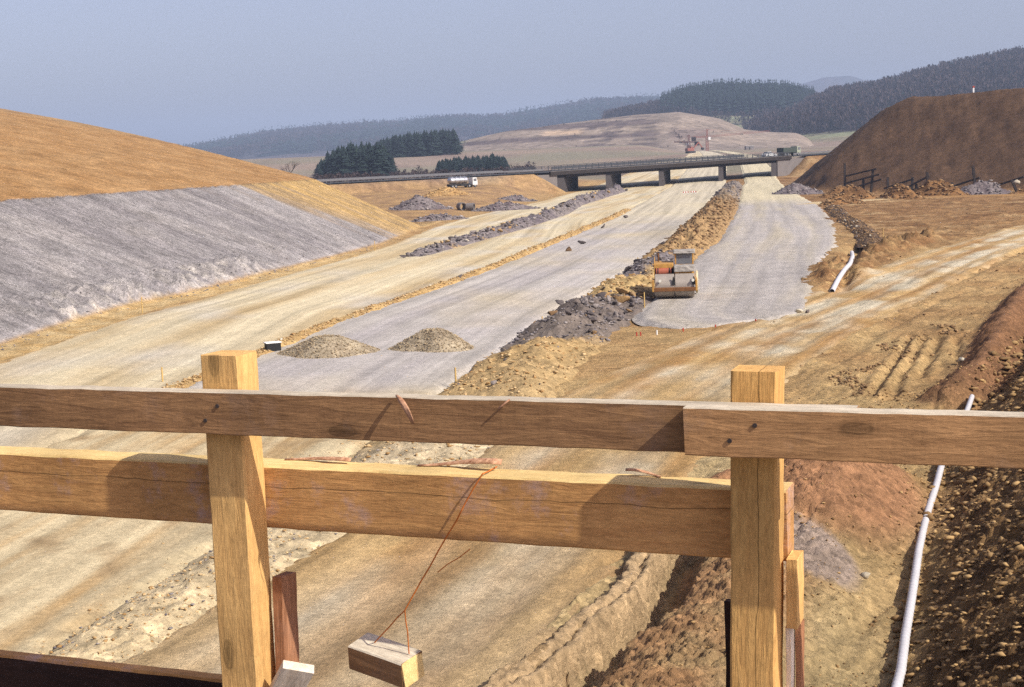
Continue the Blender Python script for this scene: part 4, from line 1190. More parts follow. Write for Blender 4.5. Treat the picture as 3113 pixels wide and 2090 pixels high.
random.seed(61)
def stand(n, s0, s1, ya, yb, hf, label, group, wide=1.1):
    for k in range(n):
        s = s0 + (s1 - s0) * (k + random.random()) / n
        yy = random.uniform(ya, yb)
        spruce(s * yy, yy, hf(s) * random.uniform(0.86, 1.08), label, group, wide)
hA = lambda s: float(np.interp(s, [-0.131, -0.126, -0.113, -0.10, -0.0805], [6.5, 9.5, 13.5, 14.5, 13.0]))
stand(85, -0.131, -0.083, 570, 640, hA, 'tall dark spruce in the stand at the left end of the cross road', 'spruces of the stand at the left end of the cross road', 1.6)
spruce(-0.0785 * 580, 580, 9.5, 'small spruce standing apart at the right of the left stand', None, 1.2)
hB = lambda s: float(np.interp(s, [-0.0888, -0.076, -0.06, -0.0331], [9, 12.5, 14, 14.5]))
stand(90, -0.090, -0.0335, 850, 930, hB, 'dark spruce in the stand on the rise behind the left stand', 'spruces of the stand on the rise', 1.6)
hC = lambda s: 6.0 + 1.2 * (s + 0.0466) / 0.048
stand(75, -0.047, 0.0008, 600, 640, hC, 'young spruce in the low plantation behind the tanker', 'young spruces of the low plantation', 1.7)

# bare tree behind the left hill
def bare_tree(x, y, z, h, label):
    t = empty('bare_tree', (x, y, z))
    tr = MB(); br = MB(); rr = random.Random(5)
    def grow(p, d, L, rad, depth):
        q = p + d * L
        (tr if depth < 2 else br).tube(p, q, rad, rad * 0.65, 5 if depth < 3 else 3)
        if depth >= 5: return
        for _ in range(3 if depth < 4 else 2):
            nd = (d + Vector((rr.uniform(-.75, .75), rr.uniform(-.75, .75), rr.uniform(-.1, .5)))).normalized()
            grow(p + d * L * rr.uniform(0.55, 1.0), nd, L * rr.uniform(0.62, 0.8), rad * 0.58, depth + 1)
    grow(Vector((0, 0, -0.2)), Vector((0.05, 0, 1)).normalized(), h * 0.30, h * 0.022, 0)
    tr.build('trunk', M_bark, t); br.build('crown', M_twig, t)
    tag(t, label, 'tree')
bare_tree(-43.5, 288, 3.0, 8.2, 'lone leafless tree showing over the left hill')
# ------------------------------------------------------------------ far bridge
M_conc = flat_mat('concrete', lin(150, 142, 138, 1.5), 0.9, 0.25, 0.35, 0.2, bump=0.2)
M_conc_dark = flat_mat('dark_concrete', lin(70, 63, 60, 1.5), 0.9, 0.3, 0.4, 0.2)  # deck concrete darkened to carry the shade on fascia and underside
M_pier = flat_mat('shaded_concrete', lin(92, 86, 86, 1.5), 0.9, 0.3, 0.4, 0.2)  # shade on piers and abutments put into a darker concrete tone
M_steel_dark = flat_mat('dark_railing', (0.05, 0.055, 0.065), 0.6, 0.3, 2.0, 0.4)
M_asphalt = flat_mat('asphalt', (0.06, 0.06, 0.062), 0.9, 0.2, 1.0, 0.2)

AX = Vector((0.784, 0.62, 0)); AN = Vector((-0.62, 0.784, 0)); MW = Vector((0.19, 0.982, 0))
B0 = Vector((12.8, 320, 0))
def BP(s, d, z): return B0 + AX * s + AN * d + Vector((0, 0, z))
def deck_z(s): return 4.62 + 0.0158 * s
br = empty('road_bridge', tuple(B0))
tag(br, 'long low concrete road bridge on wall piers crossing the new carriageways', 'bridge')
def rb(mb, name, mat, **kw):
    mb.v = [tuple(Vector(p) - B0) for p in mb.v]
    return mb.build(name, mat, br, **kw)
S0, S1, BWID = -3.0, 77.0, 16.0
def strip(mb, s0, s1, d0, d1, zb, zt):
    """box between two stations following the deck's gradient; zb/zt relative to the deck"""
    v = [BP(s, d, deck_z(s) + z) for z in (zb, zt) for s, d in ((s0, d0), (s1, d0), (s1, d1), (s0, d1))]
    return mb.add(v, [(3, 2, 1, 0), (4, 5, 6, 7), (0, 1, 5, 4), (1, 2, 6, 5), (2, 3, 7, 6), (3, 0, 4, 7)])
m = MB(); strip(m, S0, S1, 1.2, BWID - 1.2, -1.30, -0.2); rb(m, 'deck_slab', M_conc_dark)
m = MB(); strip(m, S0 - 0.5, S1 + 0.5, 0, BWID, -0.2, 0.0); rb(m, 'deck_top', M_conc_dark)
m = MB(); strip(m, S0 - 0.4, S1 + 0.4, 1.9, BWID - 1.9, 0.004, 0.05); rb(m, 'road_surface', M_asphalt)
for d in (0.0, BWID - 0.5):
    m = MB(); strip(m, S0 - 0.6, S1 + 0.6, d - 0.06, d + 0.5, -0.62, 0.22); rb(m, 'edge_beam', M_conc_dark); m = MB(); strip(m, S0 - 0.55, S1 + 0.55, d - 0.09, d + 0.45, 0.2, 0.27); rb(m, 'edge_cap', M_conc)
for d in (0.25, BWID - 0.25):
    k = S0
    while k < S1:
        m = MB(); strip(m, k, k + 0.14, d - 0.06, d + 0.06, 0.2, 1.2); rb(m, 'railing_post', M_steel_dark); k += 2.0
    for zz in (0.45, 0.7, 0.92, 1.15):
        m = MB(); strip(m, S0, S1, d - 0.05, d + 0.05, zz, zz + 0.11); rb(m, 'railing_bar', M_steel_dark)
def wall(mb, s, d0, d1, thick, zb, zt):
    """wall pier running along the motorway under the deck"""
    k = (MW.x * AX.x + MW.y * AX.y) / (MW.x * AN.x + MW.y * AN.y)
    v = []
    for z in (zb, zt):
        for s_, d_ in ((s - thick, d0), (s + thick, d0), (s + thick + (d1 - d0) * k, d1), (s - thick + (d1 - d0) * k, d1)):
            v.append(BP(s_, d_, z if z == zb else deck_z(s_) + zt))
    return mb.add(v, [(3, 2, 1, 0), (4, 5, 6, 7), (0, 1, 5, 4), (1, 2, 6, 5), (2, 3, 7, 6), (3, 0, 4, 7)])
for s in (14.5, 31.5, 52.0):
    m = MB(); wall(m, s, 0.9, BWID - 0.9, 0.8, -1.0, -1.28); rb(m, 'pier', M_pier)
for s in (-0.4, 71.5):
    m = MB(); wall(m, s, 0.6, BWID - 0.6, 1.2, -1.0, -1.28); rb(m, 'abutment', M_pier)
def wing(pts, name='wing_wall'):
    v = []
    for d in (0.35, 0.95):
        v += [BP(s, d, z) for s, z in pts]
    n = len(pts)
    f = [tuple(range(n)), tuple(range(2 * n - 1, n - 1, -1))] + [(k, n + k, n + (k + 1) % n, (k + 1) % n) for k in range(n)]
    rb(MB().add(v, f), name, M_conc)
wing([(-1.4, -0.8), (-1.4, deck_z(0) - 0.45), (-10, deck_z(0) - 0.5), (-10, 2.6)])
wing([(72.5, -0.8), (72.5, deck_z(72) - 0.45), (84, deck_z(82) - 0.5), (84, 3.0)])

# cross road surface and guard rails on both approaches
M_guard = flat_mat('guard_rail', (0.16, 0.16, 0.17), 0.5, 0.3, 2.0, 0.4)
def approach(name, sA, sB, zc):
    v = []; n = 40
    for k in range(n):
        s = sA + (sB - sA) * k / (n - 1)
        for d in (0.3, 15.7):
            p = BP(s, d, 0); v.append((p.x, p.y, zc(s)))
    o = link(bpy.data.objects.new(name, arr_mesh(name, np.array(v), np.array([(2 * k, 2 * k + 2, 2 * k + 3, 2 * k + 1) for k in range(n - 1)]), M_asphalt)))
    tag(o, kind='structure')
approach('cross_road', -120, S0 - 0.7, lambda s: 4.62 + s * 0.004 + 0.03)
approach('cross_road', S1 + 0.7, 190, lambda s: deck_z(min(s, 200)) + 0.03)
def guard(label, sA, sB, zc, d):
    root = empty('guard_rail', tuple(BP(sA, d, zc(sA)))); o0 = Vector(root.location)
    def pt(s, z): return BP(s, d, zc(s) + z) - o0
    m = MB(); n = 10
    for k in range(n):
        a, b = sA + (sB - sA) * k / n, sA + (sB - sA) * (k + 1) / n
        m.bar(pt(a, 0.68), pt(b, 0.68), 0.1, 0.32)
    m.build('rail', M_guard, root)
    k = sA
    while (k - sA) * (sB - sA) >= 0 and abs(k - sA) <= abs(sB - sA):
        MB().bar(pt(k, -0.3), pt(k, 0.7), 0.12).build('post', M_guard, root)
        k += 4.0 if sB > sA else -4.0
    tag(root, label, 'guard rail')
guard('dark guard rail on the near side of the cross road left of the bridge', -100, -5, lambda s: 4.62 + s * 0.004, 0.6)
guard('guard rail on the far side of the cross road left of the bridge', -100, -5, lambda s: 4.62 + s * 0.004, 15.4)
guard('guard rail on the cross road right of the bridge', 79, 120, deck_z, 0.6)

# ------------------------------------------------------------------ vehicles
M_tyre = flat_mat('tyre', (0.02, 0.02, 0.02), 0.85, 0.2, 5.0, 0.2)
M_glass = flat_mat('window_glass', (0.16, 0.165, 0.18), 0.2, 0.2, 2.0, 0.6)
M_alu = flat_mat('brushed_aluminium', (0.50, 0.50, 0.53), 0.42, 0.15, 3.0, 0.5, 0.75)
M_white = flat_mat('white_paint', (0.75, 0.75, 0.73), 0.4, 0.12, 3.0, 0.5)
M_chassis = flat_mat('black_chassis', (0.03, 0.03, 0.032), 0.8, 0.3, 3.0, 0.3)
M_green = flat_mat('pale_green_paint', (0.34, 0.36, 0.27), 0.5, 0.2, 3.0, 0.4)
M_dark_green = flat_mat('dark_green_paint', (0.06, 0.075, 0.06), 0.6, 0.25, 3.0, 0.3)
M_lamp = flat_mat('lamp_lens', (0.75, 0.72, 0.62), 0.25, 0.1, 8.0, 0.5)
M_redlamp = flat_mat('tail_lamp', (0.45, 0.03, 0.03), 0.3, 0.1, 8.0, 0.5)
M_hub = flat_mat('wheel_rim', (0.35, 0.35, 0.36), 0.5, 0.2, 8.0, 0.4, 0.5)

def wheel(root, x, y, rad, w):
    t = MB().tube((x, y - w / 2, rad), (x, y + w / 2, rad), rad, None, 18).build('wheel', M_tyre, root, bevel=0.03)
    MB().tube((x, y - w / 2 - 0.012, rad), (x, y + w / 2 + 0.012, rad), rad * 0.55, None, 14).build('rim', M_hub, t)

# silver tanker: semi-trailer to the left, tractor to the right (local +x is forward)
tk_x, tk_y = -9.2, 287.0
tk = empty('tanker_truck', (tk_x, tk_y, float(ground_z(np.array([tk_x]), np.array([tk_y]))[0]) + 0.02), 0.62, 0.70)
tag(tk, 'silver tanker lorry parked below the cross road on the left plain', 'tanker lorry')
m = MB(); n = 22; secs = [(-3.9, 0.05), (-3.75, 0.75), (-3.55, 0.97), (-3.3, 1.0), (1.9, 1.0), (2.15, 0.97), (2.3, 0.8), (2.42, 0.05)]
v = []
for x, q in secs:
    for k in range(n):
        a = 2 * math.pi * k / n
        v.append((x, 1.12 * q * math.cos(a), 2.15 + 0.92 * q * math.sin(a)))
f = [(i * n + k, i * n + (k + 1) % n, (i + 1) * n + (k + 1) % n, (i + 1) * n + k) for i in range(len(secs) - 1) for k in range(n)]
tank = m.add(v, f).build('tank', M_alu, tk, True)
for x in (-2.6, -1.2, 0.2, 1.4):
    MB().tube((x, 0, 3.0), (x, 0, 3.18), 0.28, 0.26, 12).build('hatch', M_alu, tank)
for x in (-2.2, -0.6, 1.0):
    m = MB()
    for k in range(n):
        a, b = 2 * math.pi * k / n, 2 * math.pi * (k + 1) / n
        m.bar((x, 1.135 * math.cos(a), 2.15 + .935 * math.sin(a)), (x, 1.135 * math.cos(b), 2.15 + .935 * math.sin(b)), 0.06, 0.04)
    m.build('band', M_chassis, tank)
m = MB().box((-0.4, 0, 1.05), (7.4, 0.9, 0.28)).box((-2.6, 0, 0.8), (2.6, 2.1, 0.3)).box((0.6, 0.95, 0.78), (2.2, 0.25, 0.5)).box((0.6, -0.95, 0.78), (2.2, 0.25, 0.5))
m.build('chassis', M_chassis, tk)
for x in (-3.2, -2.1, 2.6, 4.5):
    for y_ in (-0.95, 0.95): wheel(tk, x, y_, 0.5, 0.32)
cabm = MB().prism([(3.7, 0.65), (5.35, 0.65), (5.4, 1.55), (5.1, 2.75), (3.7, 2.8)], -1.15, 1.15).build('cab', M_white, tk, bevel=0.06)
MB().prism([(5.405, 1.62), (5.43, 1.62), (5.16, 2.62), (5.13, 2.62)], -1.0, 1.0).build('windscreen', M_glass, cabm)
for y_ in (-1.16, 1.16):
    MB().box((4.5, y_, 2.1), (1.0, 0.03, 0.75)).build('side_window', M_glass, cabm)
    MB().box((5.42, y_ * 0.75, 0.95), (0.06, 0.3, 0.2)).build('headlight', M_lamp, cabm)
m = MB().box((3.9, 0, 0.78), (3.2, 0.9, 0.3)); m.build('tractor_frame', M_chassis, tk)

# white car and green lorry at the right end of the bridge (local +x forward)
def on_deck(s, d): 
    p = BP(s, d, deck_z(s) + 0.06); return (p.x, p.y, p.z)
axis_rz = math.atan2(AX.y, AX.x)
car = empty('car', on_deck(73.5, 4.0), axis_rz)
tag(car, 'white saloon car driving over the right end of the bridge', 'car')
body = MB().prism([(-2.1, 0.35), (-2.15, 0.75), (-1.9, 0.95), (0.75, 0.98), (1.9, 0.82), (2.12, 0.6), (2.1, 0.35)], -0.82, 0.82).build('body', M_white, car, bevel=0.06)
MB().prism([(-1.6, 0.96), (-1.15, 1.42), (0.15, 1.44), (0.75, 0.985)], -0.7, 0.7).build('windows', M_glass, car, bevel=0.03)
MB().box((-0.5, 0, 1.455), (1.45, 1.3, 0.05)).build('roof', M_white, car, bevel=0.02)
for x in (-1.3, 1.3):
    for y_ in (-0.74, 0.74): wheel(car, x, y_, 0.31, 0.2)
for y_ in (-0.6, 0.6):
    MB().box((2.09, y_, 0.66), (0.05, 0.3, 0.16)).build('headlight', M_lamp, body)
    MB().box((-2.14, y_, 0.72), (0.05, 0.3, 0.14)).build('tail_light', M_redlamp, body)
lor = empty('lorry', on_deck(81.5, 4.2), axis_rz)
tag(lor, 'green lorry with pale cab behind the railing right of the white car', 'lorry')
cb = MB().prism([(1.9, 0.6), (3.4, 0.6), (3.45, 1.5), (3.2, 2.45), (1.9, 2.5)], -1.1, 1.1).build('cab', M_green, lor, bevel=0.06)
MB().prism([(3.455, 1.55), (3.48, 1.55), (3.26, 2.3), (3.23, 2.3)], -0.95, 0.95).build('windscreen', M_glass, cb)
for y_ in (-1.11, 1.11): MB().box((2.7, y_, 1.9), (0.9, 0.03, 0.65)).build('side_window', M_glass, cb)
MB().box((-0.9, 0, 1.55), (5.2, 2.3, 1.3)).build('load_body', M_dark_green, lor, bevel=0.05)
MB().box((-0.3, 0, 0.75), (6.6, 0.9, 0.28)).build('chassis', M_chassis, lor)
for x in (-2.6, -1.5, 2.5):
    for y_ in (-0.95, 0.95): wheel(lor, x, y_, 0.48, 0.3)

# ------------------------------------------------------------------ roller at the end of the chippings lane
M_yel = flat_mat('worn_yellow_paint', alb(224, 172, 84), 0.6, 0.3, 3.5, 0.3, col2=alb(176, 128, 72))
M_cream = flat_mat('cream_paint', alb(232, 218, 180), 0.6, 0.2, 4.0, 0.3)
M_red = flat_mat('faded_red_paint', alb(196, 110, 82), 0.5, 0.25, 5.0, 0.4)
M_tarp = flat_mat('grey_tarpaulin', alb(186, 178, 168), 0.85, 0.3, 3.0, 0.2, bump=0.8)
M_drum = flat_mat('bare_steel_drum', alb(190, 178, 164), 0.5, 0.25, 4.0, 0.4, 0.2)
M_rust = flat_mat('rusty_steel', alb(150, 104, 66), 0.9, 0.4, 5.0, 0.2)
ro = empty('road_roller', (8.75, 75.2, float(base_z(np.array([8.7]), np.array([75.0]))[0]) + 0.12), R(-7))
tag(ro, 'yellow road roller with grey tarpaulins on the chippings lane against the berm', 'road roller')
# local: x to the right, -y towards the near end
dr = MB()
for x0, x1 in ((-1.02, -0.02), (0.02, 1.02)):
    MB().tube((x0, -0.95, 0.66), (x1, -0.95, 0.66), 0.62, None, 40).build('drum', M_drum, ro, bevel=0.03)
for x0, x1 in ((-1.02, -0.02), (0.02, 1.02)):
    MB().tube((x0, 1.35, 0.68), (x1, 1.35, 0.68), 0.66, None, 36).build('rear_drum', M_drum, ro, bevel=0.03)
MB().tube((1.10, 1.0, 0.66), (1.24, 1.0, 0.66), 0.6, None, 32).build('side_wheel', M_cream, ro, bevel=0.04)
MB().box((0, -1.62, 0.52), (2.34, 0.14, 0.2)).build('scraper_beam', M_rust, ro, bevel=0.02)
for x in (-1.12, 1.12):
    MB().box((x, -1.1, 0.72), (0.1, 1.2, 0.6)).build('side_frame', M_yel, ro, bevel=0.02)
for x in (-0.06, 1.0):
    MB().prism([(x - 0.10, 0.74), (x + 0.10, 0.74), (x + 0.02, 1.18), (x - 0.02, 1.18)], -1.60, -1.54).build('bracket', M_chassis, ro)
MB().box((0, 0.4, 0.98), (2.1, 2.6, 0.36)).build('frame', M_yel, ro, bevel=0.03)
MB().box((-0.55, 0.55, 1.66), (1.0, 2.1, 0.24)).build('engine_deck', M_yel, ro, bevel=0.03)
MB().box((-0.55, 0.75, 1.38), (1.0, 1.7, 0.44)).build('engine_bay', M_chassis, ro)
tnk = MB().tube((-0.98, -0.42, 1.36), (-0.14, -0.42, 1.36), 0.21, None, 22).build('red_tank', M_red, ro, bevel=0.05)
for x in (-0.86, -0.26): MB().tube((x - 0.03, -0.42, 1.36), (x + 0.03, -0.42, 1.36), 0.218, None, 22).build('tank_strap', M_chassis, tnk)
hood = MB().box((0.52, -0.35, 1.34), (1.02, 0.9, 0.42)).build('hood', M_yel, ro, bevel=0.03)
def cloth(name, x0, x1, y0, y1, z0, front, parent, seed):
    """tarpaulin: lies on top and hangs over the front and sides with folds"""
    nx, ny = 18, 22; v = []
    for j in range(ny):
        q = j / (ny - 1)
        for i in range(nx):
            p = i / (nx - 1)
            x = x0 + (x1 - x0) * p
            if q < 0.5:
                yy = y1 + (y0 - y1) * q / 0.5; zz = z0
            else:
                yy = y0 - 0.02 - 0.05 * (q - 0.5) * 2; zz = z0 - front * (q - 0.5) * 2
            n = float(fbm(np.array([p * 5.0]), np.array([q * 4.0]), 3, seed)[0])
            v.append((x + 0.01 * n, yy - 0.05 * n * (q > 0.45), zz + 0.04 * n * (q < 0.55) + 0.05 * n * (q > 0.97)))
    o = link(bpy.data.objects.new(name, arr_mesh(name, np.array(v), grid_faces(ny, nx), M_tarp, True)), parent)
    so = o.modifiers.new('thick', 'SOLIDIFY'); so.thickness = 0.012
    return o
cloth('hood_tarpaulin', -0.02, 1.06, -0.82, 0.2, 1.66, 0.30, ro, 71)
MB().box((0.52, -0.2, 1.52), (0.98, 0.85, 0.22)).build('hood_box', M_yel, ro, bevel=0.03)
cab2 = MB()
for x in (0.06, 0.98):
    for y_ in (0.32, 1.28): cab2.box((x, y_, 1.98), (0.08, 0.08, 0.66))
cab2.box((0.52, 0.8, 1.54), (1.0, 1.04, 0.28)).box((0.52, 0.8, 2.32), (1.02, 1.08, 0.07))
cab2.build('cab_frame', M_yel, ro, bevel=0.01)
MB().box((0.52, 0.30, 1.98), (0.86, 0.02, 0.60)).build('cab_window', M_glass, ro)
MB().box((1.0, 0.8, 1.98), (0.02, 0.9, 0.60)).build('cab_window', M_glass, ro)
MB().box((0.04, 0.8, 1.98), (0.02, 0.9, 0.60)).build('cab_window', M_glass, ro)
MB().box((0.45, 0.75, 1.88), (0.42, 0.12, 0.42)).box((0.45, 0.6, 1.74), (0.42, 0.4, 0.1)).build('seat', M_chassis, ro, bevel=0.03)
cloth('roof_tarpaulin', -0.06, 1.1, 0.22, 1.4, 2.39, 0.14, ro, 77)

MB().tube((-0.85, 1.1, 1.75), (-0.85, 1.1, 2.25), 0.045, None, 10).build('exhaust_pipe', M_rust, ro)
for x in (-0.75, 0.95): MB().tube((x, -1.70, 0.98), (x, -1.60, 0.98), 0.075, None, 12).build('headlight', M_lamp, ro)
m = MB()
for a_, b_ in (((-1.05, -0.75, 1.2), (-1.05, -0.75, 1.75)), ((-1.05, 0.9, 1.5), (-1.05, 0.9, 2.05)), ((-1.05, -0.75, 1.75), (-1.05, 0.9, 2.05))): m.tube(a_, b_, 0.02, None, 6)
m.build('handrail', M_yel, ro)
m = MB()
for k in range(6): m.box((-0.55, -0.315, 1.2 + 0.06 * k), (0.86, 0.012, 0.02))
m.build('grille', M_chassis, ro)
m = MB(); 
for k in range(14):
    a_, b_ = 2 * math.pi * k / 14, 2 * math.pi * (k + 1) / 14
    m.tube((0.5 + 0.16 * math.cos(a_), 0.46, 1.95 + 0.16 * math.sin(a_)), (0.5 + 0.16 * math.cos(b_), 0.46, 1.95 + 0.16 * math.sin(b_)), 0.014, None, 5)
m.build('steering_wheel', M_chassis, ro)
MB().tube((-0.95, -0.2, 1.1), (-0.2, -0.75, 0.95), 0.022, None, 6).tube((-0.2, -0.75, 0.95), (0.6, -0.6, 1.1), 0.022, None, 6).build('hose', M_chassis, ro)

# ------------------------------------------------------------------ tower crane, excavator and site cabin far up the new road
M_crane = flat_mat('orange_crane_paint', lin(176, 108, 92, 1.5), 0.6, 0.2, 1.0, 0.3)
M_crane2 = flat_mat('red_crane_paint', lin(160, 100, 90, 1.5), 0.6, 0.2, 1.0, 0.3)
def lattice(mb, a, b, w, n, rad):
    a, b = Vector(a), Vector(b); d = (b - a).normalized()
    u = Vector((0, 1, 0)) if abs(d.y) < 0.9 else Vector((1, 0, 0)); t = d.cross(u).normalized(); u = t.cross(d)
    cs = [u * w / 2 + t * w / 2, u * w / 2 - t * w / 2, -u * w / 2 - t * w / 2, -u * w / 2 + t * w / 2]
    for c in cs: mb.bar(a + c, b + c, rad)
    for k in range(n):
        p, q = a + (b - a) * k / n, a + (b - a) * (k + 1) / n
        for i in range(4):
            mb.bar(p + cs[i], q + cs[(i + 1) % 4], rad * 0.7)
            mb.bar(p + cs[i], p + cs[(i + 1) % 4], rad * 0.6)
def tower_crane(x, y, z, H, J, CJ, rz, label, mat):
    c = empty('tower_crane', (x, y, z), rz)
    m = MB(); lattice(m, (0, 0, 0), (0, 0, H), 1.3, 9, 0.16); m.build('mast', mat, c)
    m = MB(); lattice(m, (0.5, 0, H + 0.6), (J, 0, H + 0.6 + J * 0.05), 0.9, 22, 0.11); m.build('jib', mat, c)
    m = MB(); lattice(m, (-0.5, 0, H + 0.6), (-CJ, 0, H + 0.6 - CJ * 0.02), 0.9, 7, 0.13); m.build('counter_jib', mat, c)
    m = MB(); lattice(m, (0, 0, H), (0, 0, H + 5), 0.8, 4, 0.12); m.build('tower_head', mat, c)
    MB().box((-CJ + 0.6, 0, H - 0.6), (2.6, 1.6, 2.4)).build('counterweight', M_conc_dark, c)
    MB().box((1.2, -0.9, H - 0.6), (1.5, 1.3, 1.8)).build('operator_cab', M_white, c, bevel=0.05)
    for s_ in (J * 0.35, J * 0.7): MB().bar((0, 0, H + 5), (s_, 0, H + 1.1 + s_ * 0.05), 0.1).build('tie_rod', mat, c)
    MB().bar((0, 0, H + 5), (-CJ + 1, 0, H + 1), 0.1).build('tie_rod', mat, c)
    MB().box((J * 0.55, 0, H + 0.25 + J * 0.0275), (1.6, 1.2, 0.5)).build('trolley', M_chassis, c)
    MB().box((0, 0, 0.2), (4.5, 4.5, 0.6)).build('base', M_conc, c)
    tag(c, label, 'crane', 'tower cranes')
def gz(x, y): return max(far_land(x, y), 0)
tower_crane(0.1412 * 890, 890, gz(125.7, 890) - 0.5, 9.0, 40, 9, 0.1, 'orange tower crane with long jib standing beyond the bridge', M_crane)
tower_crane(0.1285 * 900, 900, gz(115.6, 900) - 0.5, 6.0, 10, 6, 2.6, 'smaller tower crane left of the long-jibbed one', M_crane2)
ex = empty('excavator', (0.1295 * 760, 760, gz(98, 760)), 0.4)
tag(ex, 'red excavator on the pale new road beyond the bridge', 'excavator')
for y_ in (-1.3, 1.3): MB().box((0, y_, 0.55), (4.6, 0.7, 1.0)).build('track', M_chassis, ex, bevel=0.2)
MB().box((-0.5, 0, 1.9), (4.0, 2.8, 1.5)).build('house', M_crane, ex, bevel=0.1)
MB().box((1.1, 0.8, 2.6), (1.4, 1.1, 1.6)).build('cab', M_crane, ex, bevel=0.06)
MB().bar((1.4, -0.3, 2.2), (4.8, -0.3, 5.6), 0.5).build('boom', M_crane, ex)
MB().bar((4.8, -0.3, 5.6), (7.2, -0.3, 2.6), 0.4).build('stick', M_crane, ex)
MB().prism([(6.8, 2.8), (7.8, 2.6), (7.6, 1.4), (6.7, 1.7)], -1.0, 0.5).build('bucket', M_chassis, ex)
sc_ = empty('site_cabin', (0.1705 * 860, 860, gz(146.6, 860)), 0.3, 0.75)
tag(sc_, 'grey flat-roofed site cabin in the field right of the crane', 'cabin')
MB().box((0, 0, 1.5), (7, 2.6, 3.0)).build('wall', M_conc, sc_)
MB().box((0, 0, 3.08), (7.4, 3.0, 0.16)).build('roof', M_white, sc_)
for x in (-2, 1.6): MB().box((x, -1.31, 1.8), (1.3, 0.06, 0.9)).build('window', M_glass, sc_)
MB().box((-0.2, -1.31, 1.1), (0.95, 0.06, 2.1)).build('door', M_chassis, sc_)

# ------------------------------------------------------------------ drain pipes
def pipe(name, pts, rad, label, lift=0.0):
    m, nt, b = new_mat('pale_drain_pipe_' + name)
    pts = [Vector((x, y, float(ground_z(np.array([x]), np.array([y]), False)[0]) + rad * 0.85 + lift)) for x, y in pts]
    for _ in range(8):
        zs = [p.z for p in pts]
        for k in range(1, len(pts) - 1): pts[k].z = (zs[k - 1] + zs[k] * 1.2 + zs[k + 1]) / 3.2
    L = [0.0]
    for a, b_ in zip(pts[:-1], pts[1:]): L.append(L[-1] + (b_ - a).length)
    n = int(L[-1] / 0.035); v = []; seg = 12
    arr = np.array([tuple(p) for p in pts])
    for k in range(n + 1):
        s = L[-1] * k / n
        c = np.array([np.interp(s, L, arr[:, q]) for q in range(3)])
        c2 = np.array([np.interp(min(s + 0.1, L[-1]), L, arr[:, q]) for q in range(3)]); c1 = np.array([np.interp(max(s - 0.1, 0), L, arr[:, q]) for q in range(3)])
        d = Vector(c2 - c1).normalized(); u = Vector((0, 0, 1)).cross(d).normalized(); w = d.cross(u)
        r_ = rad * (1.0 + 0.07 * math.sin(s * 2 * math.pi / 0.16)) * (1.0 if k % 2 else 0.95)
        for i in range(seg):
            a = 2 * math.pi * i / seg
            v.append(tuple(Vector(c) + (u * math.cos(a) + w * math.sin(a)) * r_))
    f = [(k * seg + i, k * seg + (i + 1) % seg, (k + 1) * seg + (i + 1) % seg, (k + 1) * seg + i) for k in range(n) for i in range(seg)]
    o = link(bpy.data.objects.new('drain_pipe', arr_mesh('drain_pipe', np.array(v), np.array(f), M_pipe, True)))
    return tag(o, label, 'pipe')
M_pipe = flat_mat('pale_plastic_pipe', alb(226, 222, 224), 0.6, 0.14, 2.5, 0.3)
def smooth_pts(pl, n=24, wob=0.02, seed=1):
    pl = np.array(pl); t = np.linspace(0, len(pl) - 1, n)
    x = np.interp(t, range(len(pl)), pl[:, 0]); y = np.interp(t, range(len(pl)), pl[:, 1])
    return [(float(a + wob * perlin(np.array([k * 0.35]), np.array([seed * 3.1]))[0]), float(b)) for k, (a, b) in enumerate(zip(x, y))]
pipe('a', smooth_pts([(4.2, 16.5), (5.32, 19.4), (7.15, 24.9), (8.65, 29.0), (10.12, 33.1), (11.75, 37.0), (13.35, 40.9)], 24, 0.03), 0.072, 'long pale drain pipe lying along the foot of the bank at the lower right', 0.05)
pipe('b', smooth_pts([(17.6, 77.4), (19.7, 84), (22.1, 92), (24.2, 100), (25.6, 106)], 20, 0.0), 0.14, 'short pale drain pipe in the ditch right of the chippings lane', 0.12)

# ------------------------------------------------------------------ small things on site
M_stake = flat_mat('raw_timber', alb(226, 190, 120), 0.85, 0.25, 6.0, 0.2)
M_redpeg = flat_mat('red_peg_paint', (0.42, 0.05, 0.03), 0.6, 0.2, 8.0, 0.3)
M_whitepeg = flat_mat('white_peg_paint', (0.8, 0.8, 0.78), 0.6, 0.1, 8.0, 0.3)
M_black = flat_mat('black_bitumen_box', (0.02, 0.02, 0.022), 0.7, 0.3, 5.0, 0.3)
def gz1(x, y):
    z = float(ground_z(np.array([x]), np.array([y]))[0])
    if ip(y, PALE_L) < x < ip(y, BERM_R): z += 0.15
    return z
def peg(x, y, h, mat, label, cap=None, group='survey pegs'):
    p = empty('survey_peg', (x, y, gz1(x, y)), random.uniform(0, 1))
    MB().box((0, 0, h / 2 - 0.05), (0.05, 0.05, h + 0.1), None, 0.9).build('shaft', mat, p)
    if cap is not None: MB().box((0, 0, h - 0.06), (0.056, 0.056, 0.14)).build('painted_top', cap, p)
    tag(p, label, 'peg', group)
for x, y, h, mt, lab in [
    (5.3, 59.9, 0.17, M_redpeg, 'left of a pair of red pegs in front of the chippings lane'), (5.48, 60.0, 0.17, M_redpeg, 'right of a pair of red pegs in front of the chippings lane'),
    (6.2, 60.3, 0.2, M_whitepeg, 'white peg between the red ones in front of the chippings lane'), (7.4, 60.9, 0.16, M_redpeg, 'single red peg in front of the chippings lane'),
    (8.9, 61.6, 0.16, M_redpeg, 'red peg at the very end of the chippings lane'), (10.9, 63.0, 0.18, M_redpeg, 'red peg on the chippings near the rounded end')]:
    peg(x, y, h, mt, lab)
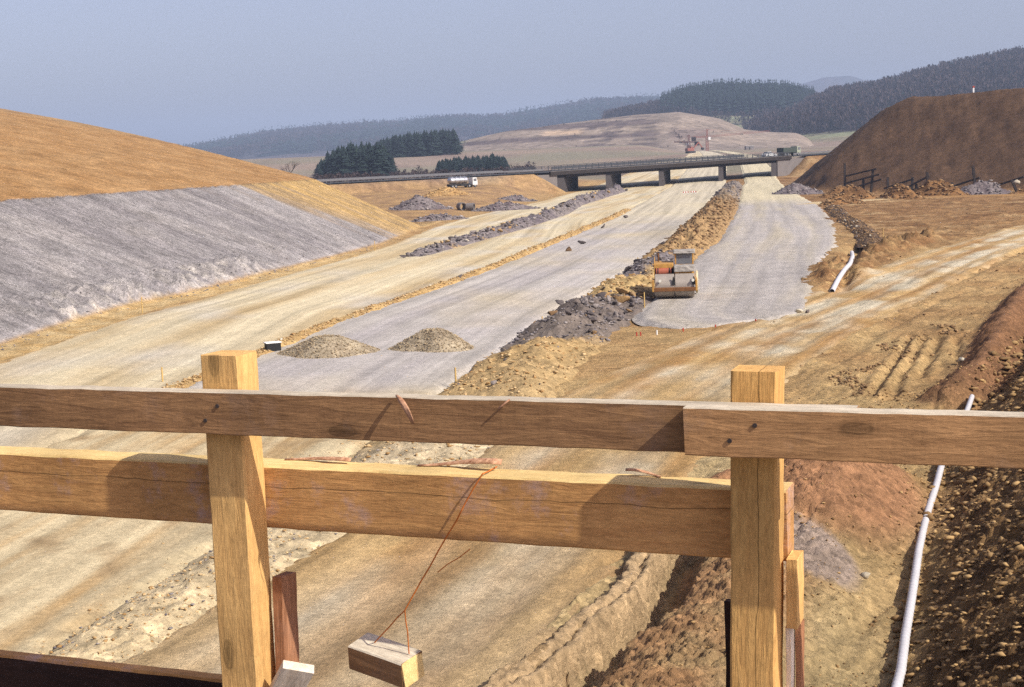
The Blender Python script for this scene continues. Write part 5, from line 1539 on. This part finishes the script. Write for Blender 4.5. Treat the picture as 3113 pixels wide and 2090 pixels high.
for x, y, h, lab in [
    (-2.0, 48.8, 0.55, 'thin wooden peg at the near end of the rubble berm'), (-12.9, 51.8, 0.55, 'thin wooden peg beside the left post on the pale road'),
    (6.75, 71.4, 0.75, 'wooden peg at the corner of the chippings lane below the roller'), (-20.4, 78.5, 0.9, 'wooden peg at the foot of the left cutting'),
    (-12.0, 128, 0.9, 'wooden peg at the yellow end of the left cutting'), (1.4, 63.5, 0.6, 'wooden peg at the edge of the grey carriageway by the dark rocks'), (8.8, 97, 0.7, 'wooden peg at the edge of the grey carriageway beside the brown berm'),
    (28.6, 108.5, 1.2, 'wooden peg above the short drain pipe')]:
    peg(x, y, h, M_stake, lab)
bx = empty('black_box', (-10.1, 59.6, gz1(-10.1, 59.6)), 0.4)
tag(bx, 'small black box with a white rim left of the gravel piles', 'box')
MB().box((0, 0, 0.17), (0.62, 0.42, 0.34)).build('body', M_black, bx, bevel=0.02)
MB().box((0, 0, 0.365), (0.68, 0.48, 0.04)).build('rim', M_whitepeg, bx, bevel=0.01)
for k, (x, y, lab) in enumerate([(-7.0, 221, 'left concrete pipe ring on the left plain, in shade'), (-5.6, 220.6, 'right, brighter concrete pipe ring on the left plain')]):
    m = MB(); n = 24; v = []
    for yy, rr_ in ((-0.6, 0.62), (0.6, 0.62), (0.6, 0.5), (-0.6, 0.5)):
        v += [(rr_ * math.cos(2 * math.pi * i / n), yy, 0.62 + rr_ * math.sin(2 * math.pi * i / n)) for i in range(n)]
    f = [(a * n + i, a * n + (i + 1) % n, ((a + 1) % 4) * n + (i + 1) % n, ((a + 1) % 4) * n + i) for a in range(4) for i in range(n)]
    o = m.add(v, f).build('concrete_ring', M_conc, None); o.location = (x, y, gz1(x, y) - 0.03); o.rotation_euler = (0, 0, 0.5 + k * 0.8)
    tag(o, lab, 'pipe ring', 'concrete rings')
# red and white barrier under the bridge
for k, (x, y, lab) in enumerate([(33.4, 266, 'left red and white barrier board on the carriageway before the bridge'), (34.9, 266.5, 'right red and white barrier board on the carriageway before the bridge')]):
    b_ = empty('barrier', (x, y, gz1(x, y)), 0.1, 0.6)
    for i in range(5): MB().box((-0.72 + 0.36 * i, 0, 0.85), (0.36, 0.05, 0.35)).build('board_panel', M_redpeg if i % 2 == 0 else M_whitepeg, b_)
    for xx in (-0.7, 0.7):
        MB().box((xx, 0.06, 0.42), (0.08, 0.06, 0.86)).build('leg', M_whitepeg, b_)
        MB().box((xx, 0.0, 0.04), (0.1, 0.7, 0.08)).build('foot', M_chassis, b_)
    tag(b_, lab, 'barrier', 'barriers before the bridge')
# dark timber profile frames along the foot of the spoil embankment
M_darkwood = flat_mat('dark_weathered_timber', (0.045, 0.035, 0.032), 0.9, 0.3, 2.0, 0.2)
def frame(pts_posts, rails, label):
    x0, y0 = pts_posts[0][:2]
    fo = empty('timber_hurdle', (x0, y0, gz1(x0, y0))); o0 = Vector(fo.location)
    def wp(x, y, z): return Vector((x, y, gz1(x, y) + z)) - o0
    for x, y, h, lean in pts_posts: MB().bar(wp(x, y, -0.3), wp(x, y, 0) + Vector((lean, 0, h)), 0.34).build('post', M_darkwood, fo)
    for (xa, ya, za), (xb, yb, zb) in rails: MB().bar(wp(xa, ya, za), wp(xb, yb, zb), 0.30, 0.26).build('rail', M_darkwood, fo)
    tag(fo, label, 'hurdle', 'dark timber hurdles along the embankment')
frame([(57.0, 240.5, 5.0, 0.0), (60.6, 237.5, 3.8, 0.4), (59.6, 238.5, 2.2, 0)], [((57, 240.5, 1.6), (61.8, 236.6, 3.0)), ((57, 240.5, 2.8), (61.4, 237.0, 3.9)), ((57.4, 240, 0.6), (62, 236, 2.2))], 'tallest dark timber frame at the left corner of the spoil embankment')
frame([(62.5, 234.0, 2.6, 0), (65.5, 231.0, 2.5, 0.2)], [((62.0, 234.5, 0.7), (65.8, 230.8, 2.2))], 'low dark timber frame right of the tallest one')
frame([(67.5, 228.5, 3.2, -0.2), (66.0, 230.0, 1.4, 0)], [((63.8, 232, 0.2), (67.6, 228.4, 2.6)), ((65.2, 230.5, 0.2), (67.8, 228.2, 1.6))], 'third dark timber frame with a pointed post')
frame([(73.0, 222.0, 4.0, -0.5), (70.2, 225, 1.5, 0)], [((69.0, 226.5, 0.3), (73.4, 221.6, 2.2))], 'dark timber frame with a leaning post in the middle of the embankment foot')
frame([(77.5, 216.5, 1.8, -0.9), (74.5, 220.0, 1.0, 0)], [((74, 220.5, 0.5), (78.2, 215.8, 2.2))], 'dark timber frame near the right edge with a slanting rail')
frame([(82.0, 211.5, 2.2, -1.6), (79.0, 215.0, 1.2, 0)], [((78.4, 215.8, 0.4), (83, 210.5, 2.4))], 'last dark timber frame at the right edge of the picture')
# marker on top of the embankment, white block at the right edge
mk = empty('marker_post', (83.5, 255.5, gz1(83.5, 255.5)))
MB().box((0, 0, 0.5), (0.25, 0.25, 1.3)).build('shaft', M_whitepeg, mk); MB().box((0, 0, 1.0), (0.3, 0.3, 0.3)).build('painted_top', M_redpeg, mk)
tag(mk, 'small marker post on top of the spoil embankment', 'marker')
o = put_stone('pale', 74.6, 208.6, gz1(74.6, 208.6) + 1.2, 2.0, name='boulder'); tag(o, 'big whitish boulder at the right edge before the embankment', 'stone')
# ------------------------------------------------------------------ timber railing on the bridge the picture is taken from
FA = Vector((-1.62762, 4.46328, 0)); FE = Vector((0.931534, -0.363654, 0)); FN = Vector((0.363654, 0.931534, 0))
def FP(s, off, z): return FA + FE * s + FN * off + Vector((0, 0, z))
DECK = 5.74
m = MB()
v = [FP(s, d, z) for z in (DECK - 0.9, DECK) for s, d in ((-14, -9), (16, -9), (16, 0.34), (-14, 0.34))]
m.add(v, [(3, 2, 1, 0), (4, 5, 6, 7), (0, 1, 5, 4), (1, 2, 6, 5), (2, 3, 7, 6), (3, 0, 4, 7)])
tag(m.build('bridge_deck', M_conc), kind='structure')

W_rail = wood_mat('weathered_rail_timber', alb(166, 126, 86, 1.0), alb(114, 82, 56, 1.0), dirt=alb(150, 126, 112, 1.0), dirt_amt=0.35)
W_right = wood_mat('greyed_rail_timber', alb(196, 150, 102, 1.0), alb(136, 98, 64, 1.0), dirt=alb(164, 142, 124, 1.0), dirt_amt=0.45)
W_board = wood_mat('orange_board_timber', alb(214, 162, 102, 1.0), alb(172, 122, 74, 1.0), dirt=alb(172, 156, 166, 1.0), dirt_amt=0.55, crack=0.035)
W_post = wood_mat('yellow_post_timber', alb(226, 182, 116, 1.0), alb(192, 146, 88, 1.0), dirt=alb(180, 140, 100, 1.0), dirt_amt=0.2)
W_yellow = wood_mat('pale_yellow_timber', alb(232, 204, 142, 1.0), alb(206, 168, 106, 1.0), dirt=alb(200, 160, 100, 1.0), dirt_amt=0.15)
W_stake = wood_mat('pink_brown_timber', alb(186, 134, 98, 1.0), alb(120, 74, 46, 1.0), dirt=alb(150, 120, 104, 1.0), dirt_amt=0.3)
W_greytop = wood_mat('pale_grey_timber', alb(206, 194, 172, 1.0), alb(164, 148, 126, 1.0), dirt=alb(140, 126, 112, 1.0), dirt_amt=0.3)
W_post2 = wood_mat('cracked_post_timber', alb(222, 176, 108, 1.0), alb(186, 138, 80, 1.0), dirt=alb(170, 130, 92, 1.0), dirt_amt=0.2, crack=0.012)
W_pale = wood_mat('whitened_timber', alb(226, 214, 196, 1.0), alb(190, 172, 148, 1.0), dirt=alb(120, 112, 116, 1.0), dirt_amt=0.3)
W_dark = wood_mat('tarred_timber', alb(62, 42, 34, 1.0), alb(34, 24, 22, 1.0), dirt=alb(90, 76, 76, 1.0), dirt_amt=0.4)
M_bark2 = flat_mat('peeling_bark', alb(222, 176, 140, 1.0), 0.8, 0.35, 60.0, 0.2, col2=alb(120, 74, 50, 1.0))

rail = empty('timber_railing', tuple(FP(1.5, 0.1, DECK)))
tag(rail, 'rough wooden safety railing of posts and boards across the foreground', 'railing')
def board(name, p0, p1, h, t, mat, up=None, parent=rail, rag=0.0012, label=None, nseg=None, top=None):
    """sawn board from p0 to p1 (centres of its ends); local X along the grain; slightly uneven edges"""
    p0, p1 = Vector(p0), Vector(p1); d = p1 - p0; L = d.length; d.normalize()
    upv = Vector(up) if up is not None else Vector((0, 0, 1))
    zz = (upv - d * upv.dot(d)).normalized(); yy = zz.cross(d)
    n = nseg or max(4, int(L / 0.06)); rr = random.Random(len(bpy.data.objects))
    sd = rr.uniform(0, 90); v = []
    def w(k, q): return rag * float(perlin(np.array([k * 0.55 + sd]), np.array([q * 3.7 + sd]))[0]) * 2
    ch = min(h, t) * 0.05
    ring = [(-t / 2 + ch, -h / 2), (t / 2 - ch, -h / 2), (t / 2, -h / 2 + ch), (t / 2, h / 2 - ch), (t / 2 - ch, h / 2), (-t / 2 + ch, h / 2), (-t / 2, h / 2 - ch), (-t / 2, -h / 2 + ch)]
    for k in range(n + 1):
        x = -L / 2 + L * k / n
        wt, wb, wy = w(k, 1), w(k, 2), w(k, 3) * 0.5
        for (a, b_) in ring:
            ex_ = rr.uniform(-0.002, 0.002) if k in (0, n) else 0
            v.append((x + ex_, a + wy, b_ + (wt if b_ > 0 else wb)))
    f = [(k * 8 + i, k * 8 + (i + 1) % 8, (k + 1) * 8 + (i + 1) % 8, (k + 1) * 8 + i) for k in range(n) for i in range(8)]
    me = bpy.data.meshes.new(name); me.from_pydata(v, [], f + [tuple(range(7, -1, -1)), tuple(range(n * 8, n * 8 + 8))])
    me.materials.append(mat)
    if top is not None:
        me.materials.append(top)  # top faces take a second, paler timber tone
        for k in range(n):
            for i in (3, 4, 5): me.polygons[k * 8 + i].material_index = 1
    o = bpy.data.objects.new(name, me)
    M = Matrix((d, yy, zz)).transposed().to_4x4(); M.translation = (p0 + p1) / 2
    if parent is not None:
        root = parent
        base = Vector(root.location)
        while root.parent is not None:
            root = root.parent; base = base + Vector(root.location)
        M.translation = M.translation - base
    link(o, parent); o.matrix_basis = M
    if label: o['label'] = label
    return o

# posts (a little out of plumb)
board('post', FP(0.773, 0.118, DECK), FP(0.776, 0.118, 7.052), 0.132, 0.115, W_post, FE, label='left post of squared yellow timber')
board('post', FP(2.368, 0.118, DECK), FP(2.393, 0.118, 7.032), 0.122, 0.115, W_post2, FE, label='right post of squared yellow timber with a long crack')
# rails: the right one overlaps the left one on the viewer's side
board('rail', FP(-3.0, 0.03, 6.885), FP(2.66, 0.03, 6.888), 0.128, 0.056, W_rail, top=W_greytop, label='left top rail, dark weathered board')
board('rail', FP(2.235, -0.032, 6.893), FP(5.6, -0.032, 6.897), 0.126, 0.06, W_right, top=W_greytop, label='right top rail, greyed board overlapping the left one')
lb = board('lower_board', FP(-3.0, 0.236, 6.592), FP(2.452, 0.236, 6.592), 0.198, 0.11, W_board, top=W_yellow, label='wide orange lower board stained with cement')
# toe board and its bracket
board('toe_board', FP(-3.0, 0.36, 5.80), FP(1.6, 0.36, 5.80), 0.20, 0.04, W_dark, label='dark toe board along the deck edge')
board('toe_board_lath', FP(-3.0, 0.365, 5.906), FP(0.62, 0.365, 5.906), 0.012, 0.045, W_board)
# stakes and blocks round the posts
board('stake', FP(0.885, 0.16, 5.74), FP(0.873, 0.20, 6.34), 0.035, 0.09, W_stake, FE, label='brown stake beside the left post')
board('lath', FP(0.700, 0.225, 5.74), FP(0.690, 0.225, 6.30), 0.014, 0.05, W_pale, FE, label='thin pale lath behind the left post')
board('wedge', FP(0.726, 0.24, 5.74), FP(0.722, 0.24, 6.12), 0.022, 0.04, W_yellow, FE)
board('block', FP(2.471, 0.18, 6.325), FP(2.473, 0.18, 6.515), 0.03, 0.10, W_post, FE, label='yellow block nailed to the right post')
board('lath', FP(2.452, 0.17, 5.74), FP(2.460, 0.17, 6.325), 0.014, 0.06, W_pale, FE, label='pale lath below the yellow block')
board('lath', FP(2.474, 0.21, 5.74), FP(2.478, 0.21, 6.32), 0.016, 0.05, W_stake, FE)
board('lath', FP(2.295, 0.22, 5.74), FP(2.292, 0.22, 6.36), 0.045, 0.03, W_dark, FE, label='dark lath left of the right post')
board('lath', FP(2.312, 0.26, 5.70), FP(2.270, 0.26, 6.20), 0.010, 0.02, W_pale, FE)

# bark peeling off the boards
def bark(parent, pts, widths, name='bark_strip'):
    """thin curled strip through pts (world) with half-width vectors"""
    base = Vector(rail.location) + (Vector((0, 0, 0)))
    inv = (parent.matrix_basis.inverted() if parent.type == 'MESH' else Matrix())
    v = []
    for p, w in zip(pts, widths):
        p = Vector(p); w = Vector(w)
        for t_ in (-1, -0.4, 0.4, 1): v.append(inv @ (p + w * t_ + Vector((0, 0, 0.0035 * (1 - t_ * t_))) - base))
    n = len(pts)
    f = [(4 * k + i, 4 * k + i + 1, 4 * k + i + 5, 4 * k + i + 4) for k in range(n - 1) for i in range(3)]
    me = bpy.data.meshes.new(name); me.from_pydata([tuple(q) for q in v], [], f); me.materials.append(M_bark2)
    me.polygons.foreach_set('use_smooth', [True] * len(me.polygons))
    o = link(bpy.data.objects.new(name, me), parent)
    so = o.modifiers.new('thick', 'SOLIDIFY'); so.thickness = 0.0015
    return o
ZT = 6.692
def strip_on_top(s0, s1, lift, wid, off=0.27):
    n = 9; pts, ws = [], []
    for k in range(n):
        t = k / (n - 1)
        z = ZT + lift * math.sin(t * 2.3) * t
        pts.append(FP(s0 + (s1 - s0) * t, off + 0.012 * math.sin(t * 5), z)); ws.append(FN * (0.004 + wid * 0.9 * t * (1.1 - t ** 3) * (1 + 0.25 * math.sin(k * 2.7))) + Vector((0, 0, wid * 0.3 * t)))
    bark(lb, pts, ws)
strip_on_top(0.86, 1.10, 0.016, 0.014)
strip_on_top(1.32, 1.60, 0.034, 0.022)
strip_on_top(2.08, 1.98, 0.026, 0.008)
toprail = [o for o in rail.children if o.name.startswith('rail')][0]
pts, ws = [], []
for k in range(8):
    t = k / 7
    pts.append(FP(1.395 + 0.055 * math.sin(t * 1.5), 0.0 - 0.035 * math.sin(t * 2.6) - 0.004, 6.957 - 0.075 * t * t - 0.002)); ws.append(FE * (0.004 + 0.006 * math.sin(t * 3.1)))
bark(toprail, pts, ws)
pts = [FP(1.735 - 0.01 * k, -0.004 - 0.003 * k, 6.952 - 0.008 * k) for k in range(4)]
bark(toprail, pts, [FE * 0.002] * 4)
# nails
M_nail = flat_mat('rusty_nail', (0.05, 0.035, 0.03), 0.7, 0.3, 9.0, 0.4)
rails = [o for o in rail.children if o.name.startswith('rail')]
def nail(parent, s, off, z):
    base = Vector(rail.location)
    a = parent.matrix_basis.inverted() @ (FP(s, off - 0.004, z) - base); b_ = parent.matrix_basis.inverted() @ (FP(s, off + 0.01, z) - base)
    MB().tube(a, b_, 0.006, None, 8).build('nail', M_nail, parent)
nail(rails[1], 2.42, -0.062, 6.915); nail(rails[1], 2.355, -0.062, 6.873)
nail(rails[0], 0.80, 0.002, 6.91); nail(rails[0], 0.755, 0.002, 6.865)

# ------------------------------------------------------------------ block held by a rusty wire, and scrap plank below
M_wire = flat_mat('rusty_wire', alb(200, 112, 44, 1.0), 0.6, 0.3, 9.0, 0.3)
bk_c = FP(1.225, 0.175, 6.105)
blk = empty('timber_block', tuple(bk_c)); tag(blk, 'short sawn timber block hanging on a rusty wire from the lower board', 'timber block')
d1 = (FE * 0.97 + FN * -0.24); bup = Vector((0, 0, 1)) - FN * 0.16
board('block', bk_c - d1 * 0.105 + Vector((0, 0, 0.012)), bk_c + d1 * 0.105 - Vector((0, 0, 0.012)), 0.082, 0.10, W_rail, up=bup, parent=blk, top=W_greytop)
board('sawn_end', bk_c + d1 * 0.1055 - Vector((0, 0, 0.012)), bk_c + d1 * 0.109 - Vector((0, 0, 0.012)), 0.08, 0.096, W_yellow, up=bup, parent=blk, nseg=2, label='bright yellow end grain')
def wire(name, pts, rad, parent):
    m = MB(); base = Vector(parent.location)
    for a, b_ in zip(pts[:-1], pts[1:]): m.tube(Vector(a) - base, Vector(b_) - base, rad, None, 6)
    return m.build(name, M_wire, parent)
knot = FP(1.321, 0.13, 6.283)
top = FP(1.572, 0.172, 6.700)
def sag(a, b_, n, amp): return [a.lerp(b_, k / n) + Vector((random.uniform(-amp, amp), random.uniform(-amp, amp), random.uniform(-amp, amp))) * (0 < k < n) for k in range(n + 1)]
wire('wire', sag(top, knot, 9, 0.002), 0.0022, blk)
wire('wire', sag(knot, bk_c - d1 * 0.04 + Vector((0, 0, 0.048)), 4, 0.002), 0.0020, blk)
wire('wire', sag(knot, bk_c + d1 * 0.095 + Vector((0, 0, 0.036)), 4, 0.003), 0.0020, blk)
wire('wire', sag(FP(1.545, 0.12, 6.488), FP(1.43, 0.14, 6.405), 3, 0.003), 0.0016, blk)
wire('wire', [top, FP(1.576, 0.21, 6.700), FP(1.57, 0.29, 6.696)], 0.0022, blk)
sp = empty('scrap_plank', tuple(FP(0.85, 0.12, 5.9))); tag(sp, 'whitened scrap plank leaning at the foot of the left post', 'plank')
board('plank', FP(0.74, 0.20, 5.78), FP(0.965, 0.10, 6.085), 0.03, 0.10, W_pale, parent=sp, up=(0.45, -0.65, 0.6))

# ------------------------------------------------------------------ air
hz = bpy.data.meshes.new('haze')
x0, x1, y0, y1, z0, z1 = -9000, 9000, -60, 9500, -3.0, 330.0
hz.from_pydata([(x, y_, z) for z in (z0, z1) for x, y_ in ((x0, y0), (x1, y0), (x1, y1), (x0, y1))], [], [(3, 2, 1, 0), (4, 5, 6, 7), (0, 1, 5, 4), (1, 2, 6, 5), (2, 3, 7, 6), (3, 0, 4, 7)])
mh = bpy.data.materials.new('haze_air'); mh.use_nodes = True
nt = mh.node_tree; nt.nodes.clear()
pv = nt.nodes.new('ShaderNodeVolumePrincipled'); out = nt.nodes.new('ShaderNodeOutputMaterial')
pv.inputs['Color'].default_value = (0.60, 0.74, 1.0, 1)
pv.inputs['Density'].default_value = 0.0002
pv.inputs['Anisotropy'].default_value = 0.0
nt.links.new(pv.outputs['Volume'], out.inputs['Volume'])
hz.materials.append(mh)
tag(link(bpy.data.objects.new('haze', hz)), kind='stuff')
